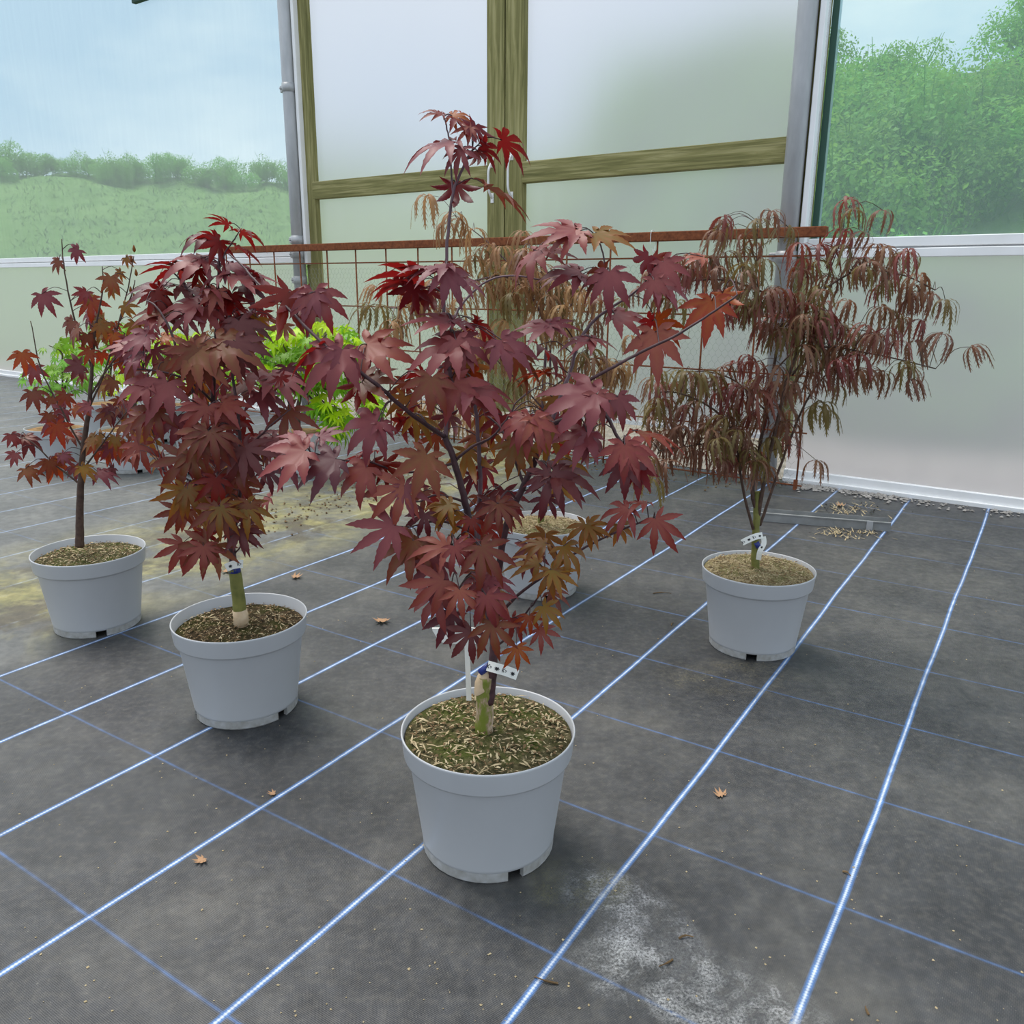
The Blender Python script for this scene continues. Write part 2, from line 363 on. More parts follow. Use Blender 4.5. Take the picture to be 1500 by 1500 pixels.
# bank outside: height by azimuth and distance, crest as seen through the panes
def crest(az):
    pts = [(-70, 5.5, 26), (-30, 6.2, 24), (-15, 6.0, 24), (-4, 6.2, 22), (2, 6.6, 19), (7, 8.6, 15), (14, 10.6, 13), (24, 11.6, 12.5), (35, 12.5, 12), (70, 12, 12)]
    for (a0, e0, r0), (a1, e1, r1) in zip(pts, pts[1:]):
        if az <= a1:
            k = max(0, min(1, (az-a0)/(a1-a0))); k = k*k*(3-2*k); return e0+(e1-e0)*k, r0+(r1-r0)*k
    return 14, 12
def wallr(az):
    d = Vector((sin(rad(az)), cos(rad(az)), 0)); dn = d.dot(N)
    return WB.dot(N)/dn if dn < -.05 else 60
def bank(az, rr):
    e, rc = crest(az); hc = CAMH + rc*math.tan(rad(e)); r0 = min(wallr(az)+1.9, rc-3)
    k = (rr-r0)/(rc-r0)
    z = hc*(max(0, min(1, k))**.85) - .02 if k < 1 else hc - .02 - (rr-rc)*.02
    x, y = rr*sin(rad(az)), rr*cos(rad(az))
    if k > 0: z += .22*min(1, k*3)*noise.noise((x*.55, y*.55, 3)) + .08*min(1, k*3)*noise.noise((x*1.9, y*1.9, 7))
    return Vector((x, y, z))
mb = MB(); na, nr = 150, 60; az0, az1 = -50, 44
for j in range(nr+1):
    for i in range(na+1):
        az = az0+(az1-az0)*i/na; r0 = wallr(az)+.02; rr = r0*((45/r0)**(j/nr)) if r0 < 40 else 45+j*.1
        mb.v.append(tuple(bank(az, rr)))
for j in range(nr):
    for i in range(na):
        a = j*(na+1)+i; mb.f.append((a, a+1, a+na+2, a+na+1))
link('grass_bank', mb.mesh('grass_bank', True), m_grass, kind='structure', label='grassy green bank rising outside the clear panes')
link('earth_gravel_strip', MB().add([tuple(W(-11, .028, .004)), tuple(W(5, .028, .004)), tuple(W(5, -1.6, .02)), tuple(W(-11, -1.6, .02))], [(0, 1, 2, 3)]).mesh('earth_gravel_strip'), m_earthgravel, kind='structure', label='dull mossy earth below the doors, widened outside as added pale gravel to cut green light')  # earth under the doors, widened along the wall to weaken green bounce through panels
# grass tufts on the bank
mb = MB(); R2 = random.Random(3)
for i in range(9000):
    az = R2.uniform(-30, -8) if i % 3 else R2.uniform(2, 32)
    e, rc = crest(az); r0 = wallr(az)+.9
    rr = r0+(rc-r0)*R2.random()**.8; P = bank(az, rr); h = R2.uniform(.03, .10); a = R2.uniform(0, 6.28); wv = Vector((cos(a), sin(a), 0))*R2.uniform(.006, .014)
    tip = P+Vector((R2.uniform(-.1, .1), R2.uniform(-.1, .1), h)); mb.add([P-wv, P+wv, tip], [(0, 1, 2)])
link('grass_tufts', mb.mesh('grass_tufts'), m_grass, kind='stuff', label='long meadow grass on the bank outside', cat='grass')
# shrubs on the bank
def shrubmesh(seed, n=4200):
    R = random.Random(seed); mb = MB()
    subs = [(Vector((R.uniform(-.6, .6), R.uniform(-.4, .4), R.uniform(.35, .95))), R.uniform(.28, .5)) for _ in range(9)]
    for i in range(n):
        c, rr = R.choice(subs); d = Vector((R.gauss(0, 1), R.gauss(0, 1), R.gauss(0, 1))).normalized()
        P = c + d*rr*(.75+.35*R.random())
        if P.z < 0: continue
        nrm = (d+Vector((R.gauss(0, .6), R.gauss(0, .6), R.gauss(.3, .6)))).normalized(); a = nrm.orthogonal().normalized(); b = nrm.cross(a)
        an = R.uniform(0, 6.28); a, b = a*cos(an)+b*sin(an), b*cos(an)-a*sin(an); s = R.uniform(.02, .045)
        mb.add([P-a*s, P+b*s*.5, P+a*s, P-b*s*.5], [(0, 1, 2, 3)])
    for _ in range(14):
        c, rr = R.choice(subs); mb.tube([(0, 0, 0), c*.6, c+Vector((R.uniform(-.3, .3), R.uniform(-.2, .2), rr*1.25))], [.02, .012, .004], 4)
    return mb.mesh('foliage')
SH = [shrubmesh(s) for s in (1, 2, 3, 4)]
R2 = random.Random(11)
def shrub(az, rr, s, label, group, k):
    P = bank(az, rr); m = Matrix.Translation(P-Vector((0, 0, .12*s))) @ Matrix.Rotation(R2.uniform(0, 6.28), 4, 'Z') @ Matrix.Diagonal((s, s, s*R2.uniform(.8, 1.1), 1))
    link('bank_shrub', SH[k % 4], LM['x'], label=label, cat='shrub', group=group, mw=m)
for i in range(44):
    az = -37 + i*.75 + R2.uniform(-.4, .4)
    shrub(az, crest(az)[1]-R2.uniform(.2, 1.4), R2.uniform(.42, .62), 'low green hedge shrub along the crest of the bank, seen through the left film', 'hedge shrubs on the far crest', i)
for i in range(40):
    az = R2.uniform(6, 31); e, rc = crest(az); r0 = wallr(az)+1.6
    rr = r0+(rc-r0)*(i+1)/40
    shrub(az, rr, R2.uniform(.6, 1.0), 'leafy green bush covering the bank behind the right netted window and door', 'bushes on the near bank', i)
# door leaves
def door(name, ua, ub, inner, hz0, hz1, label):
    e = empty(name, W((ua+ub)/2, .02, .21), label, None, kind='structure')
    z0, z1 = .21, 3.05
    link('sheet', MB().box(-(ub-ua)/2+.02, (ub-ua)/2-.02, -.0004, .0004, 0, z1-z0).mesh('sheet') if False else MB().add([(-(ub-ua)/2+.02, 0, 0), ((ub-ua)/2-.02, 0, 0), ((ub-ua)/2-.02, 0, z1-z0), (-(ub-ua)/2+.02, 0, z1-z0)], [(0, 1, 2, 3)]).mesh('sheet'), m_poly, e, mw=wmat((ua+ub)/2, .008, z0))
    if inner == 'R': sa, sb, ra, rb = (ua, ua+.12), (ub-.13, ub-.004), ua+.10, ub-.13
    else: sa, sb, ra, rb = (ua+.004, ua+.13), (ub-.12, ub), ua+.13, ub-.10
    wbox('stile', *sa, .012, .060, z0, z1, m_woodv, e); wbox('stile', *sb, .012, .060, z0, z1, m_woodv, e)
    wbox('mid_rail', ra, rb, .014, .062 if inner == 'R' else .070, 1.572, 1.688, m_woodh, e)
    wbox('top_rail', ra, rb, .014, .058, z1-.11, z1, m_woodh, e)
    wbox('bottom_strip', ua+.02, ub-.02, .004, .014, z0-.004, z0+.022, m_alu, e, bev=.001)
    hu = ub-.088 if inner == 'R' else ua+.055
    q = [W(hu, .064, hz0), W(hu, .082, hz0+.016), W(hu, .100, hz0+.05), W(hu, .102, (hz0+hz1)/2), W(hu, .100, hz1-.05), W(hu, .082, hz1-.016), W(hu, .064, hz1)]
    h = link('handle', MB().tube(spline(q, 4), .0075, 8).mesh('handle', True), m_white, e, label='white bowed pull handle')
    for zz in (hz0, hz1): wbox('handle_plate', hu-.011, hu+.011, .060, .066, zz-.028, zz+.028, m_white, h, bev=.002)
door('door_1', -3.62, -1.85, 'R', 1.50, 1.70, 'left leaf of the pale sheeted door with green-stained timber frame')
door('door_2', -1.85, -.03, 'L', 1.50, 1.73, 'right leaf of the pale sheeted door with green-stained timber frame')
# header above the doors
e = empty('wall_back', W(-1.8, .02, 3.1), 'pale translucent sheeting above the doors', None, kind='structure')
link('sheet', MB().add([(-1.8, 0, 0), (1.8, 0, 0), (1.8, 0, 1.4), (-1.8, 0, 1.4)], [(0, 1, 2, 3)]).mesh('sheet'), m_poly, e, mw=wmat(-1.83, .008, 3.1))
wbox('header', -3.62, -.03, .0, .06, 3.06, 3.18, m_woodh, e)
def side(nm, ua, ub, ztop, label):
    e = empty(nm, W((ua+ub)/2, 0, 0), label, None, kind='structure'); L = (ub-ua)/2
    seg = 1.22; x = ua; i = 0
    while x < ub-.01:
        x2 = min(ub, x+seg) ; 
        link('lower_panel', MB().add([(x, 0, .05), (x2, 0, .05), (x2, 0, 1.15), (x, 0, 1.15)], [(0, 1, 2, 3)]).mesh('lower_panel'), m_poly, e, mw=wmat(0, .0, 0)); x = x2
    wbox('bottom_rail', ua, ub, .0, .030, .012, .062, m_alu, e, bev=.002)
    wbox('bottom_rail_foot', ua, ub, .0, .045, -.01, .020, m_alu, e, bev=.002)
    return e
side('wall_right', -.05, 3.6, 1.2, 'pale translucent lower panel with white bottom rail under the right window')
side('wall_left', -10.5, -3.70, 1.2, 'pale translucent lower panels under the left window')
def window(nm, ua, ub, m, label, zlo, edge):
    e = empty(nm, W((ua+ub)/2, 0, zlo), label, None, kind='structure')
    wbox('sill', ua, ub, .0, .035, zlo+.048, zlo+.092, m_alu, e); wbox('sill', ua, ub, .0, .045, zlo, zlo+.040, m_alu, e)
    wbox('sill_groove', ua, ub, .0, .018, zlo+.036, zlo+.052, m_steel, e, bev=0)
    link('pane', MB().add([(ua, 0, zlo+.09), (ub, 0, zlo+.09), (ub, 0, 4.4), (ua, 0, 4.4)], [(0, 1, 2, 3)]).mesh('pane'), m, e, mw=wmat(0, .0, 0))
    wbox('head_rail', ua, ub, .0, .04, 4.36, 4.44, m_alu, e)
    if edge == 'L':
        wbox('jamb', ua, ua+.030, .03, .06, zlo+.05, 4.4, m_alu, e); wbox('net_edging', ua+.031, ua+.060, .001, .012, zlo+.09, 4.36, m_net, e, bev=.001)
        wbox('net_hem', ua+.060, ua+.070, .001, .006, zlo+.09, 4.36, m_film, e, bev=0)
    return e
window('window_1', -.06, 3.6, m_screen, 'netted window in a white frame right of the door', 1.125, 'L')
window('window_2', -10.5, -3.70, m_film, 'hazy film window left of the door with white sill', 1.145, 'R')
wbox('shade_blind', -5.50, -3.9, .012, .05, 3.135, 3.7, m_blind, None, label='dark green blind hanging across the top of the left window', cat='blind')
# posts with clamps
def post(uc, zs, label):
    e = empty('steel_post', W(uc, .10, 0), label, 'post')
    P0 = W(uc, .10, 0)
    link('tube', MB().tube([P0, P0+Vector((0, 0, 4.4))], .046, 24).mesh('tube', True), m_steel, e)
    mb = MB(); wbox('white_channel', uc+.055, uc+.082, .055, .10, 1.13, 4.4, m_alu, e, label='narrow white aluminium channel')
    for z in zs:
        cl_ = link('clamp', MB().lathe([(.0465, z-.028), (.0505, z-.028), (.0505, z+.028), (.0465, z+.028)], 24, fn=lambda x, y, q: (x+P0.x, y+P0.y, q)).mesh('clamp', True), m_steel, e)
        wbox('clamp_ear', uc-.085, uc-.044, .088, .112, z-.022, z+.022, m_steel, cl_, bev=.004)
        q = W(uc-.066, .10, z); link('bolt', MB().tube([q-U*.0+N*.028, q-N*.02], .006, 8).mesh('bolt'), m_steel, cl_)
post(-3.655, (2.30, 1.30, 1.20, 1.02), 'galvanised round steel post at the left side of the door')
post(-.115, (1.13, .93, 3.0), 'galvanised round steel post at the right side of the door')
# rusty mesh panel in front of the doors
PO = .2025
e = empty('mesh_panel', W(-1.9, PO, 0), 'rusty welded steel mesh panel with wire netting standing before the door', 'mesh panel')
bevel(MB().box(0, 1, 0, 1, 0, 1).mesh('tmp'), .01)
wbox('top_rail', -4.46, .098, PO-.022, PO+.022, 1.215, 1.262, m_rust, e, bev=.004)
bar = MB().tube([(0, 0, -.012), (0, 0, 1.22)], .0052, 6).mesh('bar', True)
for i in range(17): link('upright_bar', bar, m_rust, e, mw=wmat(.07-i*.2768, PO, .012))
hb = MB().tube([(-4.45, 0, 0), (.095, 0, 0)], .0045, 6).mesh('hbar', True)
for z in (1.132, .848, .568, .288, .02): link('cross_bar', hb, m_rust, e, mw=wmat(0, PO-.009, z))
link('foot', MB().tube([(0, 0, 0), (0, 0, .05)], .011, 8).mesh('foot'), m_rust, e, mw=wmat(.066, PO, 0))
link('wire_tie', MB().tube(spline([W(-.79, PO+.026, 1.20), W(-.787, PO+.028, 1.262), W(-.785, PO, 1.268), W(-.78, PO-.026, 1.24), W(-.765, PO+.02, 1.19), W(-.772, PO+.02, 1.16), W(-.78, PO+.02, 1.18)], 4), .0018, 5).mesh('wire_tie'), m_white, e)
mb = MB(); cw, ch = .034, .030; o = PO-.016
def wire(a, b):
    d = (b-a).normalized(); s = N.cross(d).normalized()*.00055; q = N*.0008
    mb.add([a+s, a-s, a+q, b+s, b-s, b+q], [(0, 1, 4, 3), (1, 2, 5, 4), (2, 0, 3, 5)])
rows = int(1.10/ch)
for j in range(rows):
    for i in range(int(4.5/cw)):
        x = -4.44+i*cw+(cw/2 if j % 2 else 0); z = .02+j*ch
        a = W(x, o, z); b = W(x, o, z+ch*.45); c = W(x+cw/2, o, z+ch); d = W(x-cw/2, o, z+ch)
        wire(a, b); wire(b, c); wire(b, d)
link('wire_netting', mb.mesh('wire_netting'), m_wire, e, kind='stuff', label='fine hexagonal wire netting')
# ------------------------------------------------------------------ pots
POT_R, POT_r, POT_H = .1535, .1198, .232
prof = [(0, .018), (.113, .018), (.1165, .018), (.1195, .021), (.1200, .026), (.1400, .183), (.1425, .187), (.1478, .1885), (.1492, .192), (.1525, .226), (.1535, .229), (.1530, .2315), (.1515, .232), (.1500, .230), (.1470, .196), (.1370, .185), (.135, .15)]
POTB = MB().lathe(prof, 72).mesh('pot_body', True)
def footmesh():
    mb = MB(); g = rad(7); n = 3
    for k in range(n):
        a0 = 2*pi*k/n+g; a1 = 2*pi*(k+1)/n-g
        mb.lathe([(.108, .020), (.108, .0), (.1165, .0), (.1188, .003), (.1192, .021)], 12, a0, a1, False)
        for a, fl_ in ((a0, 1), (a1, -1)):
            q = [(.108, .020), (.108, .0), (.1165, .0), (.1188, .003), (.1192, .021)]
            mb.add([(rr*cos(a), rr*sin(a), z) for rr, z in q], [(0, 1, 2, 3, 4)[::fl_]])
    return mb.mesh('foot_ring', False)
POTF = footmesh()
def soil_mesh(seed, zs, rr):
    R = random.Random(seed); mb = MB(); nr, ns = 9, 36; mb.v.append((0, 0, zs+.006))
    for j in range(1, nr+1):
        for k in range(ns):
            a = 2*pi*k/ns; q = rr*j/nr; z = zs+.006*(1-(j/nr)**2)+.006*noise.noise((q*cos(a)*35, q*sin(a)*35, seed))*(1 if j < nr else .3)
            mb.v.append((q*cos(a), q*sin(a), z))
    for k in range(ns): mb.f.append((0, 1+k, 1+(k+1) % ns))
    for j in range(nr-1):
        for k in range(ns):
            a = 1+j*ns; mb.f.append((a+k, a+ns+k, a+ns+(k+1) % ns, a+(k+1) % ns))
    return mb.mesh('soil', True)
def chips(seed, n, zs, rr, l0, l1, wd):
    R = random.Random(seed); mb = MB()
    for i in range(n):
        q = rr*math.sqrt(R.random())*.97; a = R.uniform(0, 6.28); b = R.uniform(0, 6.28); l = R.uniform(l0, l1); ww = wd*R.uniform(.5, 1.4)
        P = Vector((q*cos(a), q*sin(a), zs+.004+.006*(1-(q/rr)**2)+R.uniform(0, .004))); d = Vector((cos(b), sin(b), R.uniform(-.25, .35)))*l; s = Vector((-sin(b), cos(b), R.uniform(-.4, .4)))*ww
        up = Vector((0, 0, ww*.6)); mb.add([P-d-s*.4, P-d+s*.4, P+s+up, P-s+up, P+d], [(0, 1, 2, 3), (3, 2, 4)])
    return mb.mesh('chips')
def pot(loc, rot, soil, label, sl, zs=.212, chip=None, group=None, tilt=None, seed=1):
    loc = Vector(loc); e = empty('plant_pot', loc, label, 'plant pot', group)
    mw = Matrix.Translation(loc) @ Matrix.Rotation(rot, 4, 'Z')
    link('pot_body', POTB, m_pot, e, mw=mw); link('foot_ring', POTF, m_potfoot, e, mw=mw, label='scuffed foot ring with drainage notches')
    rr = .1475-(.23-zs)*.06
    s = link('compost', soil_mesh(seed, zs, rr), soil, mw=mw, label=sl, cat='soil', kind='stuff')
    if chip:
        m, n, l0, l1, wd = chip
        link('surface_chips', chips(seed+50, n, zs, rr*.97, l0, l1, wd), m, s, kind='stuff', mw=mw)
        link('bark_crumbs', chips(seed+90, 520, zs-.001, rr*.98, .0015, .006, .0022), m_chipd, s, kind='stuff', mw=mw)
        link('straw_crumbs', chips(seed+70, 500, zs, rr*.98, .001, .0045, .0010), m_chip, s, kind='stuff', mw=mw)
    return e
P1 = Vector((-.0397, 1.3123, 0)); P2 = Vector((-.6371, 1.8122, 0)); P3 = Vector((.687, 2.189, 0))
pot(P1, rad(-65), m_soilmoss, 'light grey plastic pot in the middle foreground', 'mossy compost with pale chips in the middle foreground pot', .218, (m_chip, 230, .003, .012, .0018), seed=1)
pot(P2, rad(-30), m_soildark, 'light grey plastic pot on the left holding dark compost', 'dark bark compost in the left pot', .203, (m_chip, 60, .004, .010, .0016), seed=2)
pot(P3, rad(-106), m_soilpale, 'light grey plastic pot on the right with straw-topped compost', 'pale straw-covered compost in the right pot', .221, (m_chip, 520, .003, .009, .0012), seed=3)
c4 = at(794, 766, 1.0); P4 = fl(794, 768, .225); P4.z = 0
pot(P4, rad(40), m_soilpale, 'grey plastic pot behind the middle red maple', 'straw-coloured compost in the pot behind the middle maple', .215, (m_chip, 260, .003, .009, .0014), seed=4)
P5 = fl(120, 868, 0); P5 = Vector((-1.238, 2.31, 0))
pot(P5, rad(-60), m_soilmoss, 'light grey plastic pot at the left edge, behind the left pot', 'dark mossy compost in the left edge pot', .208, (m_chip, 260, .004, .010, .0015), seed=5)
PG = fl(446, 692); PG.z = 0
pot(PG, rad(-100), m_soilor, 'pale grey pot holding the lime green maple at the back', 'orange-brown bark compost under the lime green maple', .218, None, seed=6)
back = [(302, 690, 'pale grey pot in the back row just left of the lime green maple pot'), (196, 688, 'pale grey pot in the back row behind the left red maple'), (90, 686, 'pale grey pot in the back row near the left edge'),
        (330, 645, 'pale grey pot in the far second row behind the left maple, nearest the lime maple'), (248, 643, 'pale grey pot in the far second row behind the left maple, in the middle'), (160, 640, 'pale grey pot in the far second row behind the left maple, leftmost')]
BP = []
for i, (x, y, lb) in enumerate(back):
    q = fl(x, y); q.z = 0; BP.append(q)
    pot(q, rad(70*i), m_soilor, lb, lb.replace('pale grey pot', 'orange-brown bark compost of the pot'), .218, None, 'pots in the back rows', seed=10+i)
# ------------------------------------------------------------------ leaves
def add_rib(me, vals):
    a = me.attributes.new('rib', 'FLOAT', 'POINT'); a.data.foreach_set('value', vals)
def maple_leaf(seed, droop, wd=1.0, fold=.10, nl=7, sn_=.335):
    R = random.Random(seed); vs = []; fs = []; rb = []
    def bend(x, y, z):
        rr = math.hypot(x, y)
        if rr < 1e-6: return (x, y, z)
        k = droop; a = k*rr; s = (sin(a)/k if k > 1e-3 else rr); zz = -(1-cos(a))/k if k > 1e-3 else 0
        return (x/rr*s, y/rr*s, z*cos(a)+zz)
    def add(x, y, z, rbv):
        vs.append(bend(x, y, z)); rb.append(rbv); return len(vs)-1
    A = {7: [-112, -70, -34, 0, 34, 70, 112], 5: [-84, -42, 0, 42, 84]}[nl]; Ls = {7: [.40, .72, .93, 1, .93, .72, .40], 5: [.6, .9, 1, .9, .6]}[nl]
    A = [a+R.uniform(-4, 4) for a in A]; Ls = [l*R.uniform(.9, 1.07) for l in Ls]
    c = add(0, 0, 0, 1)
    sin_idx = []
    for i in range(nl+1):
        if i == 0: a, rr = A[0]-30, .10
        elif i == nl: a, rr = A[-1]+30, .10
        else: a, rr = (A[i-1]+A[i])/2, sn_*min(1, (Ls[i-1]+Ls[i])/1.7)*R.uniform(.92, 1.1)
        a = rad(a); sin_idx.append(add(rr*sin(a), rr*cos(a), -.01, .25))
    for i in range(nl):
        a = rad(A[i]); L = Ls[i]; dx, dy = sin(a), cos(a); px, py = cos(a), -sin(a)
        bendx = R.uniform(-.06, .06)
        def pt(t, w_, z, rbv):
            o = w_+bendx*t*t; return add(dx*L*t+px*o, dy*L*t+py*o, z, rbv)
        mids = [pt(.35, 0, fold*.0, 1), pt(.58, 0, 0, .85), pt(.78, 0, 0, .6)]
        tip = pt(1, 0, -.02, .1)
        w0 = .140*wd*(L**.6)
        for sgn, sn in ((-1, sin_idx[i]), (1, sin_idx[i+1])):
            e = [pt(.46, sgn*w0, fold*.35, .12), pt(.53, sgn*w0*.86, fold*.3, .1), pt(.60, sgn*w0*.93, fold*.32, .08), pt(.66, sgn*w0*.68, fold*.22, .05), pt(.73, sgn*w0*.70, fold*.22, .05), pt(.79, sgn*w0*.42, fold*.15, 0), pt(.85, sgn*w0*.36, fold*.1, 0)]
            F = [(c, sn, mids[0]), (sn, e[0], mids[0]), (mids[0], e[0], e[1], mids[1]), (e[1], e[2], mids[1]), (mids[1], e[2], e[3], mids[2]), (e[3], e[4], mids[2]), (mids[2], e[4], e[5], tip), (e[5], e[6], tip)]
            for f in F: fs.append(f if sgn < 0 else f[::-1])
    me = bpy.data.meshes.new('leaf'); me.from_pydata(vs, [], [f[::-1] for f in fs]); me.validate(); me.update(); add_rib(me, rb)
    me.polygons.foreach_set('use_smooth', [True]*len(me.polygons)); return me
def lace_leaf(seed, nl=7):
    R = random.Random(seed); vs = []; fs = []; rb = []
    A = [-125, -82, -42, 0, 42, 82, 125][:nl]
    for i in range(nl):
        az = rad(A[i]+R.uniform(-14, 14)); L = R.uniform(.8, 1.05)*(1-.12*abs(i-3)/3); n = 7; P = Vector((0, 0, 0)); e0 = rad(R.uniform(-5, 25)); e1 = rad(R.uniform(-96, -80))
        hd = Vector((sin(az), cos(az), 0)); sd = Vector((cos(az), -sin(az), 0)); prev = None
        tw = R.uniform(-.4, .4)
        for k in range(n+1):
            s = k/n; el = e0+(e1-e0)*min(1, s*1.9)**.8; d = hd*cos(el)+Vector((0, 0, sin(el)))
            nn = sd.cross(d); sw = (sd*cos(tw*s)+nn*sin(tw*s))
            wd = .058*sin(pi*min(1, (s+.02)*.94))**.9+.008
            a = len(vs); vs.extend([tuple(P-sw*wd*.55), tuple(P+nn*.006), tuple(P+sw*wd*.55)]); rb += [.1, 1, .1]
            if prev is not None:
                fs += [(prev, prev+1, a+1, a), (prev+1, prev+2, a+2, a+1)]
            if 0 < k < n:   # feathery side teeth
                for sg in (-1, 1):
                    b = len(vs); tl = L*.17*(1.1-s*.5)
                    vs.extend([tuple(P+sw*sg*wd*.4-d*.02), tuple(P+sw*sg*wd*.4+d*.025), tuple(P+sw*sg*(wd*.6+tl*.42)+d*tl-nn*.01)]); rb += [.4, .4, 0]
                    fs.append((b, b+1, b+2))
            prev = a; P = P+d*(L/n)
    me = bpy.data.meshes.new('leaf'); me.from_pydata(vs, [], fs); me.validate(); me.update(); add_rib(me, rb)
    me.polygons.foreach_set('use_smooth', [True]*len(me.polygons)); return me
ML = {.35: [maple_leaf(s, .35) for s in (1, 2, 3)], .8: [maple_leaf(s, .8, .96) for s in (4, 5, 6, 7)], 1.3: [maple_leaf(s, 1.3, .9) for s in (8, 9, 10, 11)]}
MN = {.35: [maple_leaf(s, .5, .80, .12, 7, .21) for s in (41, 42, 43)], .8: [maple_leaf(s, .95, .76, .12, 7, .20) for s in (44, 45, 46, 47)], 1.3: [maple_leaf(s, 1.35, .74, .14, 7, .19) for s in (48, 49, 50)]}
LL = [lace_leaf(s) for s in range(20, 28)]
GL = [maple_leaf(s, .9, .72, .1, 7) for s in (31, 32, 33)]
def leaf_matrix(P, th, sz, f, tow, under, R):
    dimg = RT*cos(rad(th)) - UP*sin(rad(th)); tc_ = (CPOS-P).normalized()
    y = (dimg + tc_*tow).normalized()
    n = Vector((0, 0, 1))*(1-f) + (-tc_ if under else tc_)*f + Vector((R.uniform(-.2, .2), R.uniform(-.2, .2), R.uniform(-.1, .1)))
    n = (n - y*n.dot(y))
    if n.length < .05: n = y.orthogonal()
    n.normalize(); x = y.cross(n)
    s = sz*depth(P)/FPX
    m = Matrix((x*s, y*s, n*s)).transposed().to_4x4(); m.translation = P; return m
class Plant:
    def __init__(s, name, loc, label, cat, seed, group=None):
        s.e = empty(name, loc, label, cat, group); s.R = random.Random(seed); s.pts = []; s.pet = MB()
    def branch(s, pts, r0, r1, m, name='branch', n=5, seg=7, keep=True):
        q = spline(pts, n); k = len(q)
        q = [v+Vector((s.R.uniform(-1, 1), s.R.uniform(-1, 1), 0))*min(r0, .002)*.4 for v in q]
        rs = [r0+(r1-r0)*i/(k-1) for i in range(k)]
        o = link(name, MB().tube(q, rs, seg).mesh(name, True), m, s.e)
        if keep: s.pts += q
        return o
    def petiole(s, P, rad_=.0009, maxl=.16):
        if not s.pts: return
        b = min(s.pts, key=lambda q: (q-P).length + .5*max(0, q.z-P.z))
        d = (b-P).length
        if d < .004: return
        if d > maxl:  # leave from a side twig
            pass
        mid = (b+P)/2 + Vector((0, 0, min(.03, d*.22)))
        s.pet.tube(spline([b, mid, P], 3), [rad_*1.2]*4+[rad_]*3, 4, False)
    def leaf(s, P, th, sz, f=.6, kind='m', tow=.25, under=False, droop=None, narrow=False):
        if droop is None: droop = s.R.choice((.35, .8, .8, 1.3))
        link('leaf', s.R.choice((MN if narrow else ML)[droop]), LM[kind], s.e, mw=leaf_matrix(P, th, sz, f, tow, under, s.R))
        s.petiole(P)
    def lace(s, P, L, kind, meshes=None, up=None):
        R = s.R; n = Vector((R.uniform(-.35, .35), R.uniform(-.35, .35), 1)).normalized(); a = R.uniform(0, 6.28)
        y = Vector((cos(a), sin(a), 0)); y = (y-n*y.dot(n)).normalized(); x = y.cross(n)
        m = Matrix((x*L, y*L, n*L)).transposed().to_4x4(); m.translation = P
        link('leaf', R.choice(meshes or LL), LM[kind], s.e, mw=m); s.petiole(P, .0008)
    def done(s, m): 
        if s.pet.v: link('leaf_stalks', s.pet.mesh('leaf_stalks', True), m, s.e, kind='stuff')
# --- middle red maple
pl = Plant('maple_tree', P1+Vector((0, 0, .222)), 'tall red-leaved maple in the middle foreground pot', 'maple tree', 5)
Y1 = P1.y
def A1(x, y, dy=0.0): return at(x, y, Y1+dy)
stock = [A1(709, 1075), A1(709, 1062), A1(710, 1035), A1(711, 1010), A1(712, 990)]
pl.branch(stock, .0165, .0145, m_stock, 'rootstock', 3, 14, False)
link('cut_face', MB().lathe([(0, .012), (.009, .011), (.0135, .002), (.0150, -.014), (.0147, -.022)], 14, fn=lambda x, y, z: tuple(A1(707, 990)+Vector((x, y, z+x*.7-.004)))).mesh('cut_face', True), m_woodcut, pl.e, label='pale cut wood at the graft')
link('graft_tie', MB().tube([A1(704, 985, -.004), A1(717, 974, -.006)], [.007, .006], 10).mesh('graft_tie', True), m_blue, pl.e, label='blue grafting tape')
T = lambda L: [A1(*q) for q in L]
pl.branch(T([(717, 1030, -.006), (721, 990, -.004), (723, 960), (722, 930), (713, 880), (697, 805), (681, 735), (666, 678), (652, 640)]), .0085, .0050, m_stem, 'trunk', 6, 9)
pl.branch(T([(652, 640), (655, 610, .01), (662, 575, .01), (656, 520, .01), (650, 460, .01), (653, 390, .01), (657, 330, .01), (664, 282, .01), (681, 240, .01), (692, 220, .01)]), .0036, .0018, m_stemp)
pl.branch(T([(664, 282, .01), (661, 250, .02), (659, 215, .02), (655, 190, .02), (650, 168, .02)]), .0016, .0010, m_stemp)
pl.branch(T([(721, 925), (706, 860, .03), (700, 790, .05), (703, 720, .06), (702, 665, .06), (697, 600, .06), (690, 545, .06), (688, 500, .07)]), .0055, .0022, m_stemp)
pl.branch(T([(655, 500, .01), (668, 460, .05), (690, 430, .07), (720, 409, .08), (755, 404, .08), (792, 410, .08)]), .0022, .0013, m_stemp)
pl.branch(T([(652, 640), (622, 620, -.03), (592, 598, -.05), (560, 570, -.07), (528, 545, -.08), (500, 520, -.09), (478, 508, -.09), (440, 470, -.06), (410, 440, -.03), (378, 415, 0), (356, 390, .03), (335, 372, .05)]), .0040, .0013, m_stem)
pl.branch(T([(721, 930), (728, 850, -.02), (742, 770, -.04), (768, 710, -.05), (790, 660, -.06), (805, 625, -.06), (835, 612, -.06), (872, 600, -.06), (890, 612, -.06), (905, 640, -.07), (915, 652, -.08)]), .0065, .0022, m_stem)
pl.branch(T([(768, 710, -.05), (752, 670, -.03), (735, 630, 0), (715, 610, .02)]), .0028, .0015, m_stem)
pl.branch(T([(805, 625, -.06), (825, 570, -.03), (838, 535, 0), (848, 500, .02), (870, 470, .03), (893, 452, .03), (930, 428, .03), (950, 406, .03)]), .0036, .0016, m_stemp)
